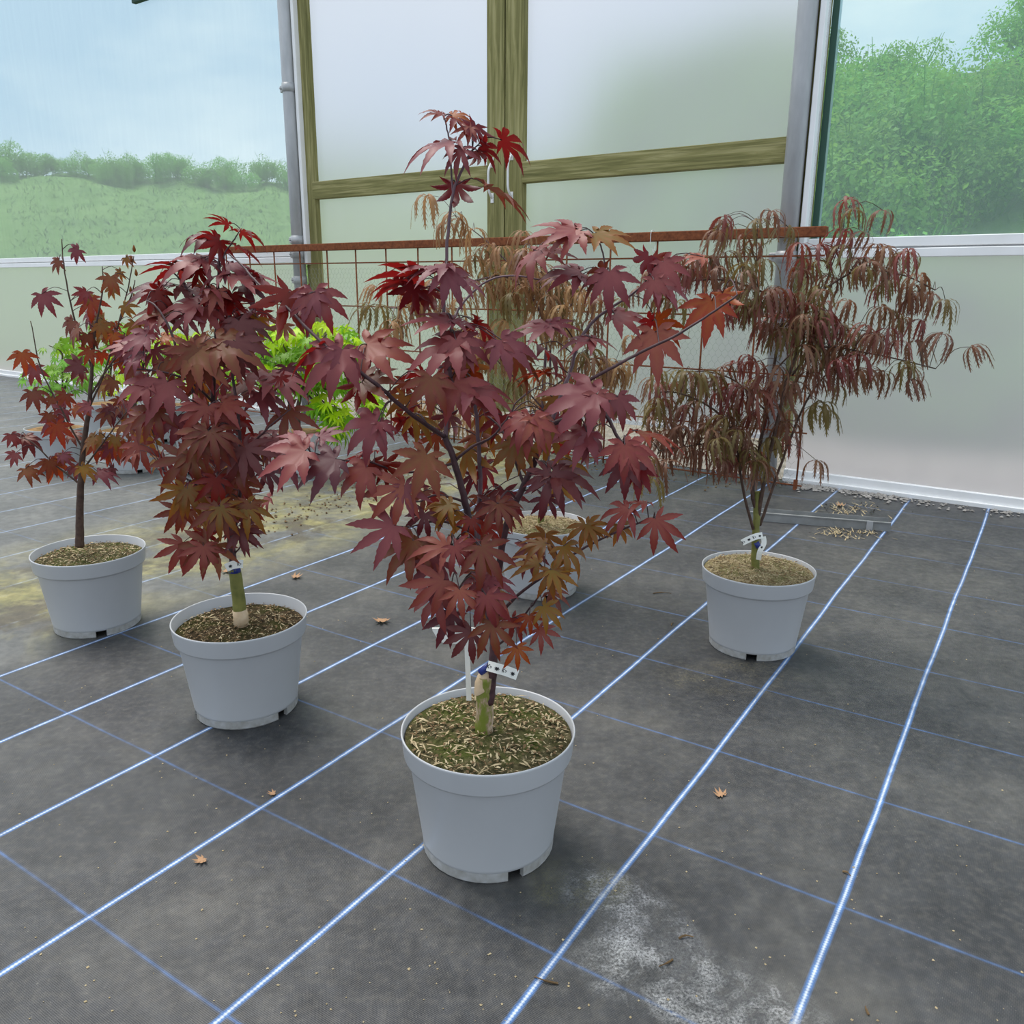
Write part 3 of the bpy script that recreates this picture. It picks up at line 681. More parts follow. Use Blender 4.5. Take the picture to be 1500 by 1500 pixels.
pl.branch(T([(893, 452, .03), (888, 420, .03), (886, 390, .03), (880, 360, .03), (872, 345, .03)]), .0017, .0011, m_stemp)
pl.branch(T([(838, 590, -.03), (860, 560, -.05), (900, 537, -.06), (937, 517, -.06), (985, 494, -.07), (1022, 472, -.07), (1064, 444, -.08), (1080, 432, -.08)]), .0030, .0014, m_stem)
pl.branch(T([(723, 915), (750, 880, -.03), (790, 848, -.05), (830, 818, -.06), (880, 790, -.07), (925, 770, -.08), (962, 757, -.08)]), .0030, .0013, m_stem)
pl.branch(T([(725, 950), (745, 930, -.03), (762, 908, -.04), (785, 880, -.05), (800, 860, -.05)]), .0022, .0012, m_stem)
pl.branch(T([(681, 735), (640, 725, -.03), (610, 735, -.05), (590, 715, -.06)]), .0022, .0012, m_stem)
pl.branch(T([(690, 780), (655, 765, -.04), (625, 765, -.06), (600, 772, -.07), (578, 770, -.08)]), .0022, .0011, m_stem)
pl.branch(T([(666, 678), (620, 690, -.04), (580, 690, -.05), (540, 676, -.06), (500, 674, -.07), (455, 662, -.08)]), .0024, .0011, m_stem)
pl.branch(T([(665, 677), (690, 655, .0), (720, 640, .02), (745, 610, .03), (755, 590, .04)]), .0026, .0014, m_stem)
pl.branch(T([(700, 810), (680, 800, -.04), (660, 800, -.06)]), .002, .0011, m_stem)
pl.branch(T([(716, 895), (695, 880, -.04), (670, 864, -.06), (650, 850, -.06)]), .0022, .0012, m_stem)
# leaf list: x, y of the leaf base, direction of the middle lobe (degrees, 90 = down), length in px, facing, kind, depth offset, flags
L1 = [
(648,167,205,36,.6,'r',.02,''),(662,169,0,38,.5,'a',.02,''),(667,172,22,52,.4,'r',.02,''),(697,183,100,42,.7,'r',.01,'u'),(690,186,140,30,.6,'p',.0,''),(661,206,172,82,.35,'m',0,''),(676,218,112,44,.6,'m',-.02,''),(735,205,18,62,.5,'r',.02,'u'),(706,214,32,42,.6,'r',.01,'u'),(700,222,78,32,.6,'r',.02,'u'),(668,270,92,54,.95,'r',.03,'u'),(715,273,24,76,.5,'b',.0,'u'),
(655,388,178,62,.3,'m',-.02,''),(612,404,186,72,.4,'r',.02,'u'),(606,418,120,46,.8,'r',.02,'u'),(585,412,168,46,.6,'r',.0,'u'),(655,388,12,44,.4,'b',.03,'u'),(652,398,55,56,.5,'m',-.04,''),(668,408,12,48,.4,'m',-.02,''),(627,426,62,42,.8,'r',.03,'u'),(612,428,100,40,.8,'r',.04,'u'),(640,395,200,66,.3,'m',0,''),
(786,367,148,66,.45,'m',.02,''),(786,367,2,54,.3,'m',.04,''),(845,336,180,70,.3,'p',.03,''),(850,338,160,58,.3,'p',.02,''),(873,341,15,56,.4,'o',.02,''),(850,398,186,58,.35,'m',.03,''),(848,404,14,48,.3,'m',.03,''),(830,400,160,40,.3,'m',.05,''),(950,375,118,46,.75,'r',.02,'u'),(956,378,60,34,.75,'r',.03,'u'),(972,383,55,46,.7,'m',.0,''),(893,398,92,58,.8,'m',-.02,''),(885,396,150,52,.7,'b',.03,'u'),(958,410,78,44,.7,'m',-.02,''),(962,410,20,62,.45,'m',0,''),(1030,376,192,36,.4,'p',.02,''),(1043,440,102,60,.95,'a',-.02,''),(1058,430,72,42,.8,'a',.02,'u'),(960,486,86,66,.95,'p',-.03,''),(955,470,150,40,.7,'r',.0,'u'),(962,470,40,52,.7,'a',.01,'u'),(900,460,8,62,.35,'m',.0,''),(868,495,178,52,.3,'m',-.02,''),(866,495,15,36,.3,'m',-.02,''),
(424,428,112,66,.9,'r',-.03,'u'),(430,428,75,56,.9,'r',-.02,'u'),(462,427,62,66,.7,'m',-.05,''),(458,427,110,44,.7,'m',-.05,''),(500,512,142,82,.6,'m',-.1,''),(502,512,80,50,.7,'m',-.1,''),(480,510,164,62,.6,'r',-.07,'u'),(537,504,18,72,.5,'p',-.04,''),(540,508,60,44,.7,'r',-.02,'u'),(527,562,92,46,.95,'r',-.05,'u'),(530,560,-4,56,.5,'b',-.06,''),(475,545,100,26,.6,'m',-.02,''),(553,617,150,74,.55,'m',-.1,''),(556,618,40,34,.5,'m',-.1,''),
(447,660,160,70,.6,'p',-.1,''),(450,645,176,54,.4,'m',-.06,''),(468,640,-18,36,.4,'m',-.05,''),(492,672,158,70,.65,'d',-.1,''),(538,684,148,66,.65,'p',-.1,''),(545,676,82,44,.9,'r',-.05,'u'),(562,680,40,40,.8,'r',-.05,'u'),(550,660,186,36,.5,'r',-.03,'u'),(530,668,172,38,.5,'r',-.03,'u'),(592,712,140,72,.75,'p',-.12,''),(592,712,70,46,.75,'m',-.12,''),(578,770,152,70,.9,'m',-.13,''),(605,792,132,76,.7,'b',-.12,''),(615,792,96,56,.8,'b',-.1,''),(625,666,112,64,.8,'b',-.12,''),(632,553,96,60,.75,'b',-.12,''),(665,560,70,66,.75,'p',-.1,''),(688,563,18,76,.5,'m',-.08,''),(700,566,70,36,.6,'m',-.08,''),(668,498,162,82,.5,'m',-.07,''),(668,498,75,52,.7,'m',-.08,''),(672,498,25,56,.5,'m',-.06,''),(660,468,184,66,.15,'m',-.04,''),(664,468,20,38,.3,'m',-.04,''),(700,472,30,60,.5,'r',.0,'u'),(698,473,150,40,.5,'r',.0,'u'),(804,475,164,56,.25,'m',-.02,''),(806,475,5,40,.3,'m',-.02,''),(735,498,40,66,.55,'m',-.06,''),(730,500,110,36,.6,'m',-.06,''),(680,525,160,60,.5,'b',.02,'u'),(690,545,45,46,.6,'a',.03,'u'),(676,540,110,46,.7,'b',.03,'u'),(752,515,42,66,.5,'b',.03,'u'),(790,505,28,70,.4,'r',.03,'u'),(800,545,176,50,.3,'a',.02,'u'),(800,545,8,46,.3,'a',.02,'u'),
(873,577,172,88,.6,'m',-.1,''),(875,578,78,48,.7,'m',-.1,''),(778,612,104,58,.7,'p',-.12,''),(770,612,150,56,.6,'p',-.12,''),(785,612,45,60,.6,'p',-.12,''),(753,648,105,52,.8,'o',-.06,''),(760,648,55,48,.7,'o',-.05,'u'),(860,633,150,64,.6,'m',-.1,''),(862,634,60,50,.7,'m',-.1,''),(915,652,96,58,.9,'p',-.14,''),(918,652,30,56,.7,'p',-.13,''),(912,676,84,54,.8,'d',-.06,''),(936,684,96,44,.9,'r',-.05,''),(905,580,72,46,.7,'m',-.04,''),(906,584,105,42,.8,'o',-.02,'u'),(935,631,6,72,.08,'a',-.06,''),(808,693,72,68,.9,'d',-.1,''),(805,693,160,40,.8,'d',-.1,''),(812,690,15,72,.5,'d',-.09,''),(802,728,100,40,.85,'d',-.06,''),(728,738,80,52,.85,'b',-.12,''),(730,738,20,50,.6,'b',-.12,''),(690,760,90,38,.85,'r',-.1,''),(622,752,110,44,.6,'d',-.08,''),(660,738,160,50,.6,'o',-.06,''),(655,740,112,46,.8,'o',-.06,''),(655,800,182,56,.6,'p',-.14,''),(665,800,62,44,.85,'p',-.15,''),(668,800,5,44,.5,'p',-.14,''),(645,822,148,68,.75,'m',-.13,''),(650,850,140,68,.8,'p',-.15,''),(643,868,126,66,.7,'m',-.12,''),(705,800,55,70,.7,'b',-.15,''),(700,800,95,50,.8,'b',-.12,''),(673,864,86,50,.95,'p',-.17,''),(712,872,78,60,.95,'p',-.17,''),(712,872,25,52,.7,'p',-.15,''),(720,912,82,60,.95,'b',-.16,''),(690,925,124,56,.8,'d',-.13,''),(662,898,122,54,.8,'d',-.1,''),(712,848,18,50,.6,'m',-.13,''),(710,848,150,40,.6,'m',-.12,''),
(858,768,108,44,.8,'o',-.1,''),(860,768,25,40,.6,'o',-.1,''),(920,745,150,56,.6,'p',-.1,''),(905,768,60,36,.7,'o',-.07,''),(825,800,40,56,.65,'o',-.1,''),(806,835,82,46,.8,'o',-.12,''),(808,835,30,44,.6,'o',-.12,''),(960,760,62,56,.9,'p',-.12,''),(945,735,184,48,.15,'p',-.08,''),(790,825,190,50,.5,'o',-.04,''),(798,795,180,48,.4,'o',-.05,''),(795,888,46,42,.8,'o',-.1,''),(775,902,82,34,.9,'a',-.1,''),(790,922,50,38,.8,'p',-.08,''),(757,947,86,38,.95,'a',-.12,''),(805,866,22,38,.5,'b',-.06,''),(750,905,60,40,.7,'r',-.04,''),
]
for (x, y, th, sz, f, kd, dy, fg) in L1:
    pl.leaf(A1(x, y, dy), th, sz*1.17, f*(.72 if f < .72 else 1), kd, .2, 'u' in fg, pl.R.choice((.35, .8)) if ('u' in fg or f < .45) else None, narrow=(y > 690 or 'u' in fg or y < 280))
RR = random.Random(44)   # leaves further inside and behind
for i in range(48):
    x, y = RR.uniform(590, 860), RR.uniform(520, 900)
    if y > 700 and abs(x-705) > 120-(y-700)*.22: continue
    pl.leaf(A1(x, y, RR.uniform(.0, .16)), RR.uniform(40, 140), RR.uniform(44, 60), RR.uniform(.4, .9), RR.choice('bbrdoor'), RR.uniform(-.3, .2), RR.random() < .4, narrow=True)
pl.done(m_stem)
# --- left red maple
pl = Plant('maple_tree', P2+Vector((0, 0, .205)), 'bushy red-brown maple in the left pot', 'maple tree', 9)
Y2 = P2.y
def A2(x, y, dy=0.0): return at(x, y, Y2+dy)
T = lambda L: [A2(*q) for q in L]
pl.branch(T([(353, 925), (353, 908), (350, 880), (346, 850), (343, 832)]), .0165, .0135, m_gbark, 'rootstock', 3, 14, False)
link('stock_foot', MB().tube(T([(353, 926), (353, 905), (351, 893)]), [.0178, .0172, .0166], 14).mesh('stock_foot', True), m_woodcut, pl.e, label='pale brown foot of the stem')
link('graft_tie', MB().tube(T([(344, 838), (343, 826)]), [.0140, .0125], 12).mesh('graft_tie', True), m_blue, pl.e, label='blue grafting tape')
pl.branch(T([(343, 835), (339, 800), (333, 760), (322, 700), (316, 640), (312, 580), (315, 520), (318, 460), (320, 400), (322, 365)]), .0090, .0022, m_stem, 'trunk', 6, 9)
for L, a, b in [([(338, 800), (350, 740, -.04), (352, 690, -.06), (350, 620, -.06), (342, 560, -.05), (335, 500, -.04), (336, 440, 0)], .005, .002), ([(318, 650), (290, 590, -.05), (265, 530, -.08), (248, 480, -.08), (230, 450, -.06), (215, 440, -.04)], .004, .0015),
    ([(312, 590), (280, 560, -.04), (240, 545, -.06), (195, 540, -.06)], .003, .0014), ([(316, 520), (335, 470, .04), (350, 430, .06), (365, 405, .06)], .003, .0014), ([(320, 400), (330, 370), (344, 350), (352, 335)], .002, .0012),
    ([(333, 760), (300, 720, -.06), (270, 700, -.08), (240, 690, -.08)], .0028, .0013), ([(322, 700), (370, 650, -.05), (400, 620, -.06), (425, 600, -.05)], .0028, .0013), ([(340, 815), (320, 800, -.06), (295, 790, -.08)], .002, .0012), ([(345, 810), (358, 790, -.03), (375, 740, -.05)], .002, .0012), ([(316, 480), (280, 430, .03), (255, 400, .04), (240, 390, .04)], .0025, .0013)]:
    pl.branch(T(L), a, b, m_stem)
L2 = [(335,328,205,34,.4,'r',0,'u'),(352,340,-8,46,.3,'r',.02,'u'),(305,345,190,52,.3,'d',.02,''),(322,352,120,42,.7,'r',.0,'u'),(318,350,200,36,.5,'r',.02,'u'),(345,360,20,46,.5,'r',.02,'u'),(300,380,195,78,.4,'m',0,''),(295,378,15,46,.4,'m',0,''),(270,392,184,60,.3,'r',.03,'u'),(290,395,100,34,.7,'r',.02,'u'),(335,385,10,58,.3,'m',.02,''),(330,400,178,50,.3,'m',.0,''),(345,400,15,66,.3,'m',.0,''),(370,400,20,44,.4,'r',.02,'u'),(355,418,12,48,.4,'d',.03,''),(240,420,186,58,.3,'d',.04,''),(265,418,20,50,.3,'d',.04,''),(238,425,130,42,.7,'r',.02,'u'),(305,420,0,42,.4,'m',-.02,''),(318,425,110,34,.7,'p',-.03,''),(340,430,95,44,.8,'r',.0,'u'),(290,445,180,62,.4,'m',-.02,''),(300,450,60,40,.6,'p',-.02,''),(250,455,188,60,.3,'b',0,''),(230,460,20,50,.3,'m',0,''),(345,465,40,62,.6,'d',0,''),(350,470,80,60,.7,'d',-.04,''),(300,500,140,66,.6,'b',-.08,''),(320,500,20,76,.5,'b',-.08,''),(290,510,100,60,.9,'b',-.1,''),(286,512,45,62,.8,'b',-.1,''),(282,512,150,50,.8,'b',-.1,''),(345,500,50,60,.7,'d',-.08,''),(215,490,150,48,.5,'m',-.04,''),(205,520,170,44,.5,'m',-.06,''),(240,530,60,40,.6,'b',-.04,''),(215,560,160,52,.6,'m',-.08,''),(245,560,120,60,.6,'m',-.08,''),(370,545,10,70,.4,'m',-.02,''),(400,550,20,62,.4,'m',-.03,''),(360,560,150,60,.4,'b',0,''),(410,552,70,30,.8,'r',-.05,'u'),(380,575,40,50,.6,'m',-.03,''),(305,595,100,60,.85,'p',-.12,''),(300,598,165,44,.7,'p',-.12,''),(325,590,20,46,.6,'p',-.1,''),(230,600,120,56,.7,'b',-.08,''),(260,610,100,50,.7,'m',-.06,''),(305,632,100,60,.95,'b',-.14,''),(300,632,155,56,.8,'b',-.14,''),(310,632,40,60,.8,'b',-.14,''),(205,650,110,50,.7,'p',-.06,''),(200,660,170,36,.6,'p',-.06,''),(350,655,100,62,.8,'d',-.1,''),(356,655,50,56,.7,'d',-.1,''),(275,670,140,66,.7,'b',-.1,''),(282,665,80,56,.8,'b',-.1,''),(345,680,75,56,.8,'b',-.08,''),(380,640,20,52,.5,'m',-.04,''),(400,640,30,56,.5,'m',-.04,''),(420,600,60,56,.7,'b',-.02,''),(316,700,95,46,.9,'r',-.12,''),(270,716,120,50,.8,'o',-.13,''),(274,716,65,52,.8,'o',-.13,''),(320,742,110,52,.85,'b',-.13,''),(322,742,55,50,.8,'o',-.13,''),(360,740,50,50,.8,'o',-.1,''),(366,738,100,46,.8,'b',-.1,''),(265,745,130,44,.8,'b',-.1,''),(352,775,85,40,.9,'d',-.1,''),(352,775,35,42,.8,'d',-.1,''),(300,780,110,36,.8,'r',-.1,''),(305,795,140,56,.8,'b',-.13,''),(298,800,90,52,.9,'p',-.14,''),(312,798,70,46,.8,'b',-.12,''),(268,795,120,50,.8,'p',-.12,''),(330,720,100,46,.8,'b',-.06,''),(196,505,180,40,.5,'m',-.03,''),(210,610,140,44,.6,'b',-.04,'')]
for (x, y, th, sz, f, kd, dy, fg) in L2:
    pl.leaf(A2(x, y, dy), th, sz*1.15, f*(.75 if f < .7 else 1), kd, .2, 'u' in fg, narrow=(y > 590 or 'u' in fg))
RR = random.Random(45)
for i in range(70):
    y = RR.uniform(420, 770); hw = 110 if y < 650 else 110-(y-650)*.5; cx = 315+(y-500)*.06
    x = cx+RR.uniform(-1, 1)*hw
    pl.leaf(A2(x, y, RR.uniform(-.05, .18)), RR.uniform(20, 160), RR.uniform(36, 52), RR.uniform(.3, .9), RR.choice('bbrdmmo'), RR.uniform(-.3, .2), RR.random() < .3, narrow=True)
pl.done(m_stem)
# --- left edge maple, mostly budding twigs
pl = Plant('maple_tree', P5+Vector((0, 0, .21)), 'sparse budding maple in the pot at the left edge', 'maple tree', 12)
Y5 = P5.y
A5 = lambda x, y, dy=0.0: at(x, y, Y5+dy)
T = lambda L: [A5(*q) for q in L]
pl.branch(T([(117, 800), (117, 770), (118, 720), (122, 660), (130, 600), (135, 540), (140, 470)]), .0130, .003, m_brown, 'trunk', 6, 9)
for L in ([(130, 600), (155, 540), (175, 470), (188, 420), (196, 375)], [(132, 580), (165, 530), (200, 495), (225, 475)], [(122, 660), (90, 600), (60, 540), (45, 470)], [(135, 540), (110, 470), (95, 400), (90, 350)], [(175, 470), (190, 440), (198, 410)], [(120, 690), (150, 650), (180, 610), (200, 590)], [(119, 710), (80, 680), (50, 650), (30, 640)], [(138, 490), (150, 430), (150, 390)]):
    pl.branch(T(L), .003, .0012, m_brown)
RR = random.Random(5)
for i in range(85):
    q = RR.choice(pl.pts[30:]); P = q+Vector((RR.uniform(-.06, .06), RR.uniform(-.08, .08), RR.uniform(-.04, .03)))
    pl.leaf(P, RR.uniform(10, 170), RR.uniform(20, 40), RR.uniform(.3, .9), RR.choice('bommad'), RR.uniform(-.2, .2))
for (x, y) in ((197, 370), (193, 385), (200, 405), (192, 430), (197, 440), (205, 480), (225, 475), (215, 485)):
    P = A5(x, y); link('bud', MB().lathe([(0, 0), (.004, .004), (.0045, .009), (.002, .017), (0, .02)], 8, fn=lambda a, b, c: (a+P.x, b+P.y, c+P.z)).mesh('bud', True), LM['o'], pl.e)
pl.done(m_stem)
# --- laceleaf maples
def lace_plant(loc, base, label, seed, T, trunk, branches, tops, L, kinds, fill, fillk, bark, dys=.1, zmin=.5):
    pl = Plant('laceleaf_maple', loc, label, 'maple tree', seed); R = pl.R
    pl.branch(T(trunk), .0115, .0085, m_gbark, 'trunk', 5, 12, False)
    for b, r0, r1 in branches: pl.branch(T(b), r0, r1, bark)
    tw = []
    for (x, y) in tops:
        P = T([(x, y, R.uniform(-dys, dys*.6))])[0]; pl.lace(P, L*R.uniform(.85, 1.15), R.choice(kinds))
    for i in range(fill):
        q = R.choice([v for v in pl.pts if v.z > zmin]); P = q+Vector((R.uniform(-.10, .10), R.uniform(-.13, .10), R.uniform(-.04, .07)))
        pl.lace(P, L*R.uniform(.75, 1.1), R.choice(fillk))
    pl.done(bark); return pl
Y3 = P3.y
T3 = lambda L: [at(q[0], q[1], Y3+(q[2] if len(q) > 2 else 0)) for q in L]
tops3 = [(1240,293),(1236,337),(1110,322),(1108,356),(1040,376),(1028,386),(1052,392),(990,378),(1008,396),(1200,360),(1176,380),(1195,384),(1220,404),(1285,358),(1310,396),(1290,450),(1308,456),(976,436),(992,442),(1066,432),(1100,418),(1130,428),(1150,426),(1165,432),(1182,446),(1100,442),(1135,482),(1150,482),(1124,476),(1200,470),(1215,466),(1230,476),(1246,490),(1270,478),(1286,490),(1300,482),(1315,500),(1076,532),(1095,522),(1106,532),(1010,546),(1030,546),(1050,556),(960,556),(986,562),(1080,566),(1120,552),(1195,532),(1210,540),(1230,538),(1258,544),(1270,540),(1188,546),(1000,600),(1020,592),(1046,576),(1086,586),(1110,602),(1140,600),(1196,594),(1210,602),(960,610),(980,620),(1000,625),(1025,630),(1050,640),(1070,650),(990,650),(1020,660),(1040,660),(1060,672),(1150,618),(1155,640),(1130,642),(1096,680),(1120,686),(952,700),(1335,420),(1350,470),(1340,500),(1365,430),(1330,370),(1380,490),(1112,668),(1085,660),(970,585),(1035,610),(1065,610),(1005,575),(1165,470),(1180,490),(1240,505),(1110,575),(1135,560)]
br3 = [([(1107, 745), (1102, 715), (1112, 660, .02), (1122, 600, .03), (1132, 545, .04), (1140, 500, .04), (1150, 455, .05)], .0065, .003),
 ([(1110, 760), (1122, 690, -.02), (1138, 620, -.03), (1152, 560, -.03), (1168, 510, -.02), (1160, 475, 0), (1150, 445, 0), (1110, 425, 0), (1060, 410, .02), (1010, 412, .03), (985, 420, .03)], .0060, .0016),
 ([(1103, 775, -.01), (1088, 715, -.03), (1080, 660, -.04), (1066, 620, -.05), (1030, 590, -.06), (990, 575, -.07), (960, 575, -.07)], .0042, .0016),
 ([(1113, 770, .01), (1132, 715, .02), (1155, 650, .03), (1180, 590, .04), (1200, 560, .05), (1215, 545, .05)], .0045, .0018),
 ([(1160, 550, 0), (1185, 520, -.02), (1215, 508, -.04), (1260, 515, -.05), (1310, 525, -.06), (1370, 540, -.06)], .0032, .0015),
 ([(1150, 480, .02), (1185, 440, 0), (1225, 412, -.02), (1260, 397, -.03), (1320, 402, -.04), (1370, 425, -.05)], .0034, .0015),
 ([(1205, 425, -.01), (1218, 390, 0), (1232, 350, 0), (1240, 300, 0)], .0016, .001),
 ([(1110, 425, 0), (1108, 390, 0), (1109, 350, 0), (1110, 325, 0)], .0015, .001),
 ([(1080, 660, -.04), (1040, 650, -.08), (1000, 655, -.1), (965, 660, -.1)], .0025, .0013),
 ([(1120, 600, .03), (1080, 560, .06), (1040, 545, .08), (1000, 545, .08)], .0026, .0013),
 ([(1132, 545, .04), (1180, 500, .1), (1230, 480, .12), (1290, 490, .12)], .0026, .0013),
 ([(965, 660, -.1), (958, 680, -.1), (953, 700, -.1)], .0012, .0009)]
lace_plant(P3+Vector((0, 0, .222)), None, 'brownish-red laceleaf maple with drooping threadlike leaves in the right pot', 21, T3,
  [(1107, 838), (1106, 815), (1107, 780), (1109, 745), (1109, 720)], br3, tops3, .102, 'llkglkg', 150, 'llgklg', m_brown)
Y4 = P4.y
T4 = lambda L: [at(q[0], q[1], Y4+(q[2] if len(q) > 2 else 0)) for q in L]
tops4 = [(662,312),(672,322),(652,328),(700,366),(720,360),(736,362),(690,376),(765,366),(772,372),(745,386),(782,396),(792,390),(736,402),(722,420),(732,418),(760,415),(750,430),(776,420),(640,412),(630,416),(606,440),(620,446),(555,448),(580,478),(566,486),(800,406),(816,410),(830,424),(842,420),(852,430),(800,440),(826,450),(865,430),(880,440),(820,480),(690,480),(700,490),(720,510),(850,520),(870,526),(890,530),(902,540),(700,520),(760,520),(720,590),(690,612),(850,606),(890,590),(740,470),(840,480),(870,470),(650,450),(760,560),(800,540),(640,590)]
br4 = [([(794, 740), (798, 690), (795, 620, .03), (796, 560, .05), (800, 500, .06), (790, 455, .06), (770, 425, .05), (740, 405, .04), (700, 410, .03), (640, 425, .02), (590, 450, 0), (556, 448, 0)], .0065, .0014),
 ([(796, 720), (806, 640, .05), (806, 560, .07), (808, 500, .08), (830, 455, .08), (860, 425, .08), (880, 430, .08)], .0055, .0015),
 ([(790, 455, .06), (760, 405, .08), (720, 360, .1), (690, 335, .1), (668, 318, .1)], .0025, .0011),
 ([(797, 600, .04), (760, 560, 0), (720, 520, -.03), (690, 490, -.04)], .003, .0013), ([(806, 570, .07), (840, 545, .05), (870, 525, .03), (900, 535, .03)], .0028, .0013),
 ([(796, 660), (750, 620, -.04), (700, 600, -.06), (650, 590, -.06)], .0026, .0013), ([(803, 660, .03), (840, 620, .02), (885, 590, 0)], .0026, .0013), ([(770, 425, .05), (775, 395, .05), (778, 375, .05)], .0016, .001)]
lace_plant(P4+Vector((0, 0, .216)), None, 'tan-brown laceleaf maple behind the middle red maple', 22, T4,
  [(793, 765), (793, 752), (795, 738)], br4, tops4, .120, 'ttlgtt', 80, 'ttgt', m_stemp, .12, .55)
# --- lime green maple and back-row shrubs
def green_plant(P, Y, trunk, blobs, n, kinds, label, name, seed, size, group=None):
    pl = Plant(name, P+Vector((0, 0, .22)), label, 'shrub' if 'shrub' in name else 'maple tree', seed, group); R = pl.R
    TT = lambda L: [at(q[0], q[1], Y+(q[2] if len(q) > 2 else 0)) for q in L]
    pl.branch(TT(trunk), .020, .008, m_brown, 'trunk', 5, 9)
    cents = []
    for (x, y, rx, ry, wgt) in blobs:
        c = TT([(x, y)])[0]; k = depth(c)/FPX; cents += [(c, rx*k, ry*k)]*wgt
        b = TT([trunk[-1]])[0]; pl.branch([b, (b+c)/2+Vector((0, 0, .03)), c, c+Vector((R.uniform(-.05, .05), R.uniform(-.05, .05), ry*k*.4))], .006, .002, m_brown)
    for i in range(n):
        c, rx, ry = R.choice(cents); d = Vector((R.gauss(0, 1), R.gauss(0, 1), R.gauss(0, 1))).normalized()*(.45+.55*R.random()**.6)
        Pp = c+Vector((d.x*rx, d.y*rx, d.z*ry))
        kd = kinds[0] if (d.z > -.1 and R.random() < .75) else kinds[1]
        y = Vector((d.x, d.y-.4, -.5+R.uniform(-.3, .3))).normalized(); nn = (Vector((0, -.35, 1))+Vector((R.uniform(-.4, .4), R.uniform(-.4, .4), 0))); nn = (nn-y*nn.dot(y)).normalized(); x = y.cross(nn); s = size*R.uniform(.75, 1.25)
        m = Matrix((x*s, y*s, nn*s)).transposed().to_4x4(); m.translation = Pp
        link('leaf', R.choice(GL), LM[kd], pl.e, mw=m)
    return pl
green_plant(PG, PG.y, [(436, 642), (436, 620), (437, 595), (442, 570)], [(415, 505, 38, 32, 3), (470, 500, 45, 32, 4), (505, 505, 28, 28, 2), (430, 545, 45, 28, 3), (490, 545, 40, 25, 2), (475, 590, 30, 14, 1), (492, 610, 26, 14, 1), (488, 632, 20, 10, 1), (545, 590, 12, 18, 1), (400, 540, 22, 25, 1)], 285, 'vw', 'lime green bushy maple at the back left before the door', 'lime_maple', 31, .085)
RR = random.Random(77)
for i, q in enumerate(BP):
    x, y = back[i][0], back[i][1]
    tp = y-70
    k1 = ['vw', 'wv', 'wx', 'ob', 'vw', 'wx'][i]
    hgt = [110, 130, 120, 100, 90, 100][i]
    green_plant(q, q.y, [(x, tp+10), (x, tp-15), (x+3, tp-40)], [(x-18, tp-60, 34, 26, 1), (x+20, tp-70, 34, 28, 1), (x, tp-hgt+20, 30, 26, 1)], 110, k1,
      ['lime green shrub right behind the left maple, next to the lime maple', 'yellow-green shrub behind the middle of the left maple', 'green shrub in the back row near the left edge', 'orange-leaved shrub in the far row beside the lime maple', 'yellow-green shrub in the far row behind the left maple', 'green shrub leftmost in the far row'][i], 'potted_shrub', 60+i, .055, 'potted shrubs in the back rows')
# white cane and green tag beside the lime maple
q0, q1 = at(429, 640, PG.y-.03), at(409, 592, PG.y-.05)
link('plant_cane', MB().tube([q0, q1], .0055, 8).mesh('plant_cane', True), m_label, label='leaning white cane in the lime maple pot', cat='cane')
# ------------------------------------------------------------------ labels and tapes
e = empty('plant_label', A1(686, 1024, .02), 'white plastic T-shaped plant label in the middle foreground pot', 'plant label')
q0 = A1(687, 1026, .03); q1 = A1(684, 940, .03); s = RT*.0045; d = Vector((0, .0012, 0))
def slab(pts, nrm, th):
    mb = MB(); n = len(pts); a = [Vector(q)+nrm*th for q in pts]; b = [Vector(q)-nrm*th for q in pts]
    return mb.add(a+b, [tuple(range(n)), tuple(range(2*n-1, n-1, -1))]+[(i, n+i, n+(i+1) % n, (i+1) % n) for i in range(n)])
link('label_stem', slab([q0-s, q0+s, q1+s, q1-s], Vector((0, 1, 0)), .0010).mesh('label_stem'), m_label, e)
link('label_plate', slab([A1(*q) for q in ((633, 920, .034), (690, 919, .034), (719, 925, .034), (712, 943, .030), (651, 942, .030), (643, 938, .030), (634, 924, .034))], Vector((0, .9, .4)), .0010).mesh('label_plate'), m_label, e)
